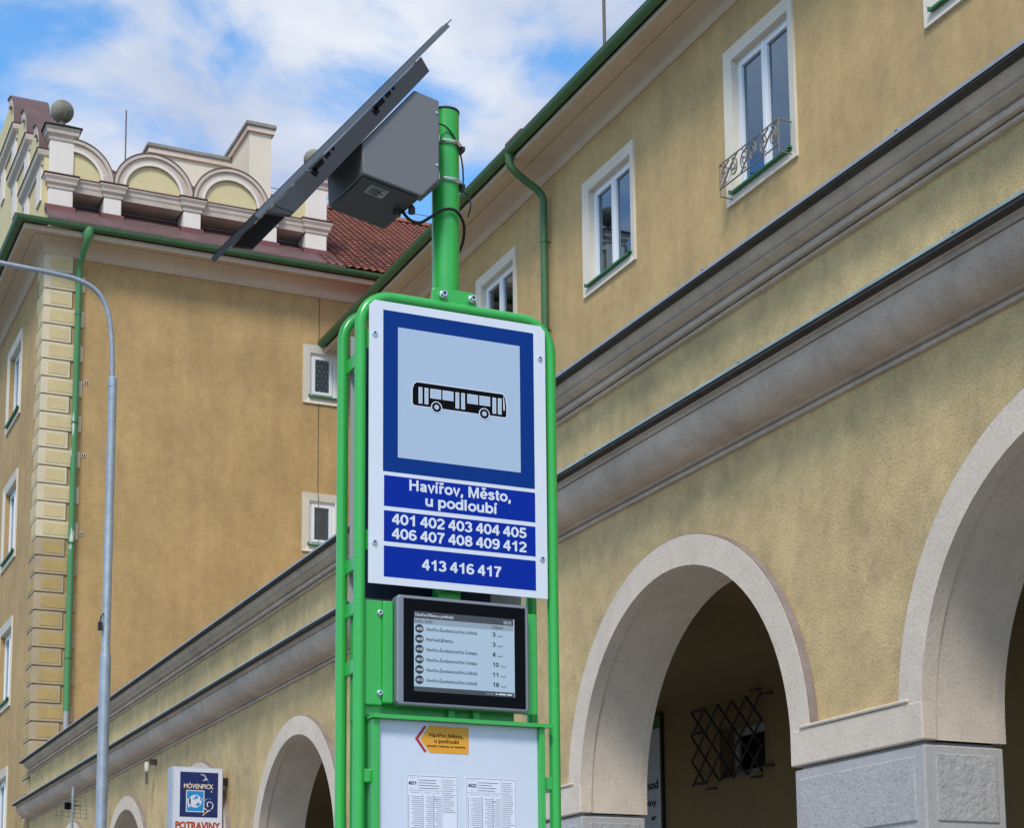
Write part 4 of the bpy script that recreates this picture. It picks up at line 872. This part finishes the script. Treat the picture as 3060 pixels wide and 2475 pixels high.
# ---- solar unit
XBX = -4.78
def PB(y, z, t): return (XBX - t, y + .0 * t, z)
yaw = math.tan(R(4.5))
def SB(y, z, t): return (XBX - t, y - yaw * t, z)
side = [(1.714, 4.141), (1.883, 4.344), (1.964, 4.327), (1.964, 4.070), (1.908, 4.006), (1.718, 4.043)]
bxm = MB().prism(side, SB, 0.0, 0.262).build('battery_box', 'box_grey', BS, bevel=0.004)
MB().prism([(1.722, 4.0375), (1.900, 4.0025), (1.900, 3.9985), (1.722, 4.0335)], SB, 0.012, 0.252).build('box_lid', 'box_dark', bxm)
MB().prism([(1.758, 4.0268), (1.815, 4.0155), (1.815, 4.0145), (1.758, 4.0258)], SB, 0.03, 0.085).build('rating_plate', 'label_silver', bxm)
for q in range(4): MB().prism([(1.764, 4.0252), (1.809 - .012 * (q % 2), 4.0163 + .0024 * (q % 2)), (1.809 - .012 * (q % 2), 4.0143), (1.764, 4.0232)], SB, 0.037 + q * .0115, 0.041 + q * .0115).build('plate_print', 'box_dark', bxm)
MB().prism([(1.964, 4.09), (1.992, 4.08), (1.992, 4.30), (1.966, 4.315)], SB, 0.055, 0.19).build('mount_channel', 'box_grey', bxm, bevel=0.003)
# panel frame, tilted 45 degrees, facing the street
pA, pB = (1.398, 3.842), (2.001, 4.580)     # lower and upper end of the near edge (Y, Z)
dY, dZ = pB[0] - pA[0], pB[1] - pA[1]; Lp = math.hypot(dY, dZ); ey, ez = dY / Lp, dZ / Lp; ny, nz__ = -ez, ey       # normal towards the sky on the street side
def pan(a, h, t): return (XBX - t, pA[0] + ey * a + ny * h - .115 * t, pA[1] + ez * a + nz__ * h - .03 * t)
T0, T1 = 0.0, 0.335
MB().prism([(0, 0), (Lp, 0), (Lp, .016), (0, .016)], pan, T0, T1).build('solar_panel', 'solar_frame', BS)
MB().prism([(.01, .0165), (Lp - .01, .0165), (Lp - .01, .0185), (.01, .0185)], pan, T0 + .01, T1 - .01).build('solar_cells', 'sign_back_navy', BS)
MB().prism([(Lp, .010), (Lp + .022, .010), (Lp + .022, .014), (Lp, .014)], pan, T0, T1).build('panel_lip', 'solar_frame', BS)
ch = MB().prism([(.03, -.004), (Lp - .20, -.004), (Lp - .165, -.002), (Lp - .180, -.050), (.078, -.060)], pan, -.012, .006).build('support_channel', 'solar_back', BS)
MB().prism([(.03, -.004), (Lp - .20, -.004), (Lp - .21, -.052), (.075, -.052)], pan, .25, .262).build('support_channel', 'solar_back', BS)
MB().prism([(.035, -.003), (Lp - .19, -.003), (Lp - .19, -.0005), (.035, -.0005)], pan, -.012, .262).build('panel_backing', 'solar_back', BS)
for q0 in (.235, .535):
    for a, b, h0, h1 in ((0, .050, -.006, -.020), (-.012, .012, -.012, -.030), (.060, .085, -.006, -.017), (.095, .108, -.006, -.014)):
        MB().prism([(q0 + a, h0), (q0 + b, h0), (q0 + b - .004, h1), (q0 + a, h1)], pan, -.0135, -.0115).build('channel_slot', 'black_print', ch)
MB().prism([(.088, -.058), (.150, -.056), (.150, -.006), (.060, -.006)], pan, -.0138, -.0122).build('channel_end_plate', 'box_dark', ch)
MB().lathe([(.011, 0), (.011, .018), (.006, .026)], (XS - .06, 1.905, 3.983), 10).build('cable_gland', 'box_dark', BS)
for y_, z_ in ((1.955, 4.115), (1.955, 4.285)): MB().lathe([(.004, 0), (.004, .003)], (XBX, y_, z_), 10, 'X').build('rivet', 'bolt', bxm)
for z in (4.245, 4.120):
    cl = MB().tube([(XS - .105 + .0475 * math.cos(t), 2.036 + .0475 * math.sin(t), z - .0) for t in [R(a) for a in range(-160, 125, 15)]], .006, 8).build('hose_clamp', 'bolt', BS, smooth=True)
    MB().box(XS - .07, XS - .052, 1.985, 1.995, z - .010, z + .010).build('clamp_block', 'bolt', cl)
    MB().box(XS - .115, XS - .080, 2.078, 2.093, z - .012, z + .002).build('clamp_screw', 'iron_dark', cl)
xq = XS - .105
def cable(pts, r):
    P = [Vector(p) for p in pts]; o = []
    for i in range(len(P) - 1):
        p0, p1, p2, p3 = P[max(i - 1, 0)], P[i], P[i + 1], P[min(i + 2, len(P) - 1)]
        for q in range(6):
            t = q / 6; o.append(0.5 * ((2 * p1) + (p2 - p0) * t + (2 * p0 - 5 * p1 + 4 * p2 - p3) * t * t + (3 * p1 - p0 - 3 * p2 + p3) * t ** 3))
    o.append(P[-1]); return MB().tube(o, r, 8).build('cable', 'rubber', BS, smooth=True)
cable([(XS - .09, 1.885, 4.000), (XS - .08, 1.905, 3.972), (XS - .07, 1.935, 3.962), (XS - .055, 1.972, 3.985), (XS - .052, 2.01, 4.012), (XS - .053, 2.05, 4.014), (XS - .075, 2.085, 3.985), (XS - .115, 2.098, 3.945), (XS - .14, 2.088, 3.905)], .0048)
cable([(XS - .05, 1.99, 4.29), (XS - .055, 2.02, 4.285), (XS - .06, 2.05, 4.255), (XS - .075, 2.078, 4.20), (XS - .08, 2.086, 4.14), (XS - .08, 2.083, 4.10), (XS - .08, 2.105, 4.085), (XS - .08, 2.110, 4.05), (XS - .09, 2.105, 4.02)], .0026)
MB().lathe([(.012, 0), (.012, .02), (.007, .03)], (XS - .10, 1.872, 3.985), 10).build('cable_gland', 'box_dark', BS)

# ================================================================== street lamp
LX, LY = -19.0, 3.945
SLP = thing('street_lamp', 'galvanised grey street lamp post with arm curving out of frame at left', 'street lamp', (LX, LY, 0))
MB().lathe([(.075, 0), (.075, .9), (.060, .95), (.060, 5.24), (.056, 5.27), (.047, 5.31), (.046, 8.28)], (LX, LY - .008, 0), 24).build('post', 'galvanised', SLP, smooth=True, ang=25)
MB().lathe([(.049, 0), (.049, .10), (.040, .115), (.030, .12)], (LX, LY - .010, 8.26), 20).build('collar', 'galvanised', SLP, smooth=True, ang=25)
def smooth_path(P, n=6):
    P = [Vector(p) for p in P]; o = []
    for i in range(len(P) - 1):
        p0, p1, p2, p3 = P[max(i - 1, 0)], P[i], P[i + 1], P[min(i + 2, len(P) - 1)]
        for q in range(n):
            t = q / n; o.append(0.5 * ((2 * p1) + (p2 - p0) * t + (2 * p0 - 5 * p1 + 4 * p2 - p3) * t * t + (3 * p1 - p0 - 3 * p2 + p3) * t ** 3))
    return o + [P[-1]]
MB().tube(smooth_path([(LX, 3.932, 8.3), (LX, 3.925, 8.6), (LX, 3.908, 8.86), (LX, 3.86, 9.122), (LX, 3.742, 9.330), (LX, 3.525, 9.432), (LX, 3.228, 9.463), (LX, 2.695, 9.488), (LX, 1.9, 9.53)]), .0265, 16).build('arm', 'galvanised', SLP, smooth=True)
MB().lathe([(.02, -.3), (.09, -.22), (.13, 0), (.11, .22), (.04, .32)], (LX, 1.62, 9.52), 16).build('lamp_head', 'galvanised', SLP, smooth=True)
MB().tube([(LX + .045, LY - .05, 5.72), (LX + .05, LY - .075, 5.68), (LX + .05, LY - .085, 5.62)], .008, 6).box(LX + .03, LX + .06, LY - .105, LY - .06, 5.53, 5.62).build('bracket_hook', 'iron_dark', SLP)

# ================================================================== lit-box shop sign on the arcade wall
XM = -20.0
SG = thing('shop_sign', 'white box sign with navy square and red lettering between arches', 'sign', (XM, 5.3, 3.2))
MB().box(XM - .22, XM - .004, 4.93, 5.53, 3.05, 4.245).build('sign_box', 'lightbox_edge', SG, bevel=0.02)
MB().box(XM - .004, XM, 4.95, 5.515, 3.06, 4.232).build('sign_face', 'lightbox', SG)
nv = flat(rect(5.025, 5.465, 3.672, 4.185), XM, .002, 'navy_square', 'shop_navy', SG)
xm = XM + .0045
tx = MB(); add_text(tx, 'MÖVENPICK', 5.068, 5.412, 3.998, .052, PX(xm), .02); tx.build('name_lettering', 'shop_cream', SG, recalc=False)
flat(rect(5.096, 5.308, 3.728, 3.978), XM + .002, .001, 'emblem_border', 'lightbox', SG)
flat(rect(5.106, 5.298, 3.738, 3.968), XM + .003, .001, 'emblem_square', 'shop_cyan', SG)
em = MB(); em.lathe([(.074, 0), (.074, .0006)], (XM + .004, 5.203, 3.852), 28, 'X'); em.prism([(5.107, 3.872), (5.15, 3.885), (5.15, 3.80), (5.125, 3.77)], lambda y, z, t: (t, y, z), XM + .004, XM + .0046); em.prism([(5.26, 3.89), (5.296, 3.882), (5.26, 3.86)], lambda y, z, t: (t, y, z), XM + .004, XM + .0046)
em.build('emblem_disc', 'lightbox', SG)
em = MB()
for poly in ([(5.165, 3.89), (5.195, 3.88), (5.20, 3.915), (5.238, 3.908), (5.23, 3.885), (5.205, 3.872), (5.178, 3.872)], [(5.21, 3.815), (5.235, 3.842), (5.262, 3.820), (5.236, 3.79), (5.222, 3.805), (5.192, 3.80)]):
    em.prism(poly, lambda y, z, t: (t, y, z), XM + .0048, XM + .0054)
em.build('emblem_patches', 'shop_cyan', SG)
def stroke(pts, r, mt, nm): MB().tube(smooth_path([(xm, a, b) for a, b in pts], 4), r, 6).build(nm, mt, SG)
stroke([(5.262, 4.157), (5.300, 4.152), (5.318, 4.128), (5.316, 4.112), (5.34, 4.105), (5.312, 4.098), (5.288, 4.092)], .006, 'lightbox', 'gull_stroke')
stroke([(5.338, 4.095), (5.352, 4.075), (5.348, 4.06)], .005, 'shop_cyan', 'gull_stroke')
stroke([(5.352, 3.79), (5.340, 3.815), (5.348, 3.84), (5.375, 3.848), (5.402, 3.83), (5.408, 3.795), (5.392, 3.765)], .006, 'lightbox', 'scoop_stroke')
stroke([(5.315, 3.86), (5.335, 3.88), (5.365, 3.886), (5.392, 3.872)], .005, 'shop_cyan', 'scoop_stroke')
stroke([(5.29, 3.69), (5.33, 3.725), (5.378, 3.756), (5.345, 3.745), (5.312, 3.775), (5.296, 3.72)], .005, 'shop_cream', 'cone_stroke')
stroke([(5.390, 3.978), (5.389, 3.955)], .005, 'lightbox', 'accent_stroke')
tx = MB(); add_text(tx, 'POTRAVINY', 4.978, 5.500, 3.535, .082, PX(XM + .002), .045); tx.build('shop_lettering', 'shop_red', SG, recalc=False)
MB().box(XM - .14, XM - .06, 5.53, 5.62, 4.06, 4.14).box(XM - .14, XM - .06, 5.53, 5.62, 3.2, 3.28).build('wall_bracket', 'iron_dark', SG)

# small flood lamp under the cornice
FL = thing('wall_floodlight', 'small pale wall lamp hanging below the cornice left of the box sign', 'lamp', (-23.58, 5.5, 4.6))
MB().box(-23.60, -23.55, 5.50, 5.597, 4.72, 4.79).build('junction_box', 'iron', FL)
MB().lathe([(.026, .03), (.034, 0), (.032, -.08), (.02, -.10)], (-23.56, 5.47, 4.72), 14).build('lamp_body', 'trim_window', FL, smooth=True)
MB().tube([(-23.59, 5.47, 4.62), (-23.60, 5.47, 4.50), (-23.57, 5.47, 4.46), (-23.54, 5.47, 4.50), (-23.54, 5.47, 4.62)], .010, 6).build('lamp_bail', 'iron', FL)
# aerial
AX, AY = -26.0, 4.975
AE = thing('mesh_aerial', 'wire mesh aerial on a thin pole in front of the arcade at far left', 'aerial', (AX, AY, 0))
MB().tube([(AX, AY, 0), (AX, AY, 4.66)], .019, 10).build('mast', 'galvanised', AE, smooth=True)
MB().box(AX - .03, AX + .03, AY - .115, AY - .03, 4.34, 4.44).build('receiver_box', 'black_print', AE)
mb = MB()
for q in range(6):
    s_ = q / 5; mb.tube([(AX - .05, AY - .25 + .09 * q, 4.56 - .01 * q), (AX + .05, AY - .23 + .085 * q, 4.24 - .01 * q)], .003, 5); mb.tube([(AX - .05 + .02 * q, AY - .25, 4.56 - .062 * q), (AX - .05 + .02 * q, AY + .19, 4.52 - .062 * q)], .003, 5)
mb.build('wire_mesh', 'iron', AE)
MB().tube([(AX, AY - .05, 4.40), (AX, AY + .09, 4.395)], .008, 6).tube([(AX - .02, AY - .03, 4.45), (AX - .02, AY + .07, 4.47)], .008, 6).build('boom', 'iron_dark', AE)
# poster inside the passage
PO = thing('wall_poster', 'dim white and green poster on the passage wall behind the arch', 'poster', (-15.5, 8.48, 3.2))
MB(TY(8.5)).box(-16.1, -15.02, -.03, -.002, 2.6, 4.33).build('poster_frame', 'iron_dark', PO)
MB(TY(8.5)).box(-16.07, -15.05, -.034, -.031, 2.63, 4.30).build('poster_sheet', 'poster_white', PO)
MB(TY(8.5)).box(-16.07, -15.05, -.036, -.0345, 4.18, 4.30).prism([(-15.55, 2.63), (-15.05, 2.63), (-15.05, 3.18)], lambda x, z, t: (x, t, z), -.036, -.0345).build('poster_green_area', 'poster_green', PO)
for st, a, z, c in (('chod', -15.40, 3.60, .085), ('viny', -15.36, 3.44, .06), ('ar', -15.24, 3.30, .05)):
    tx = MB(); add_text(tx, st, a, -15.09 - (.04 if c < .08 else 0), z, c, PY(8.4625), .02); tx.build('poster_lettering', 'black_print', PO, recalc=False)
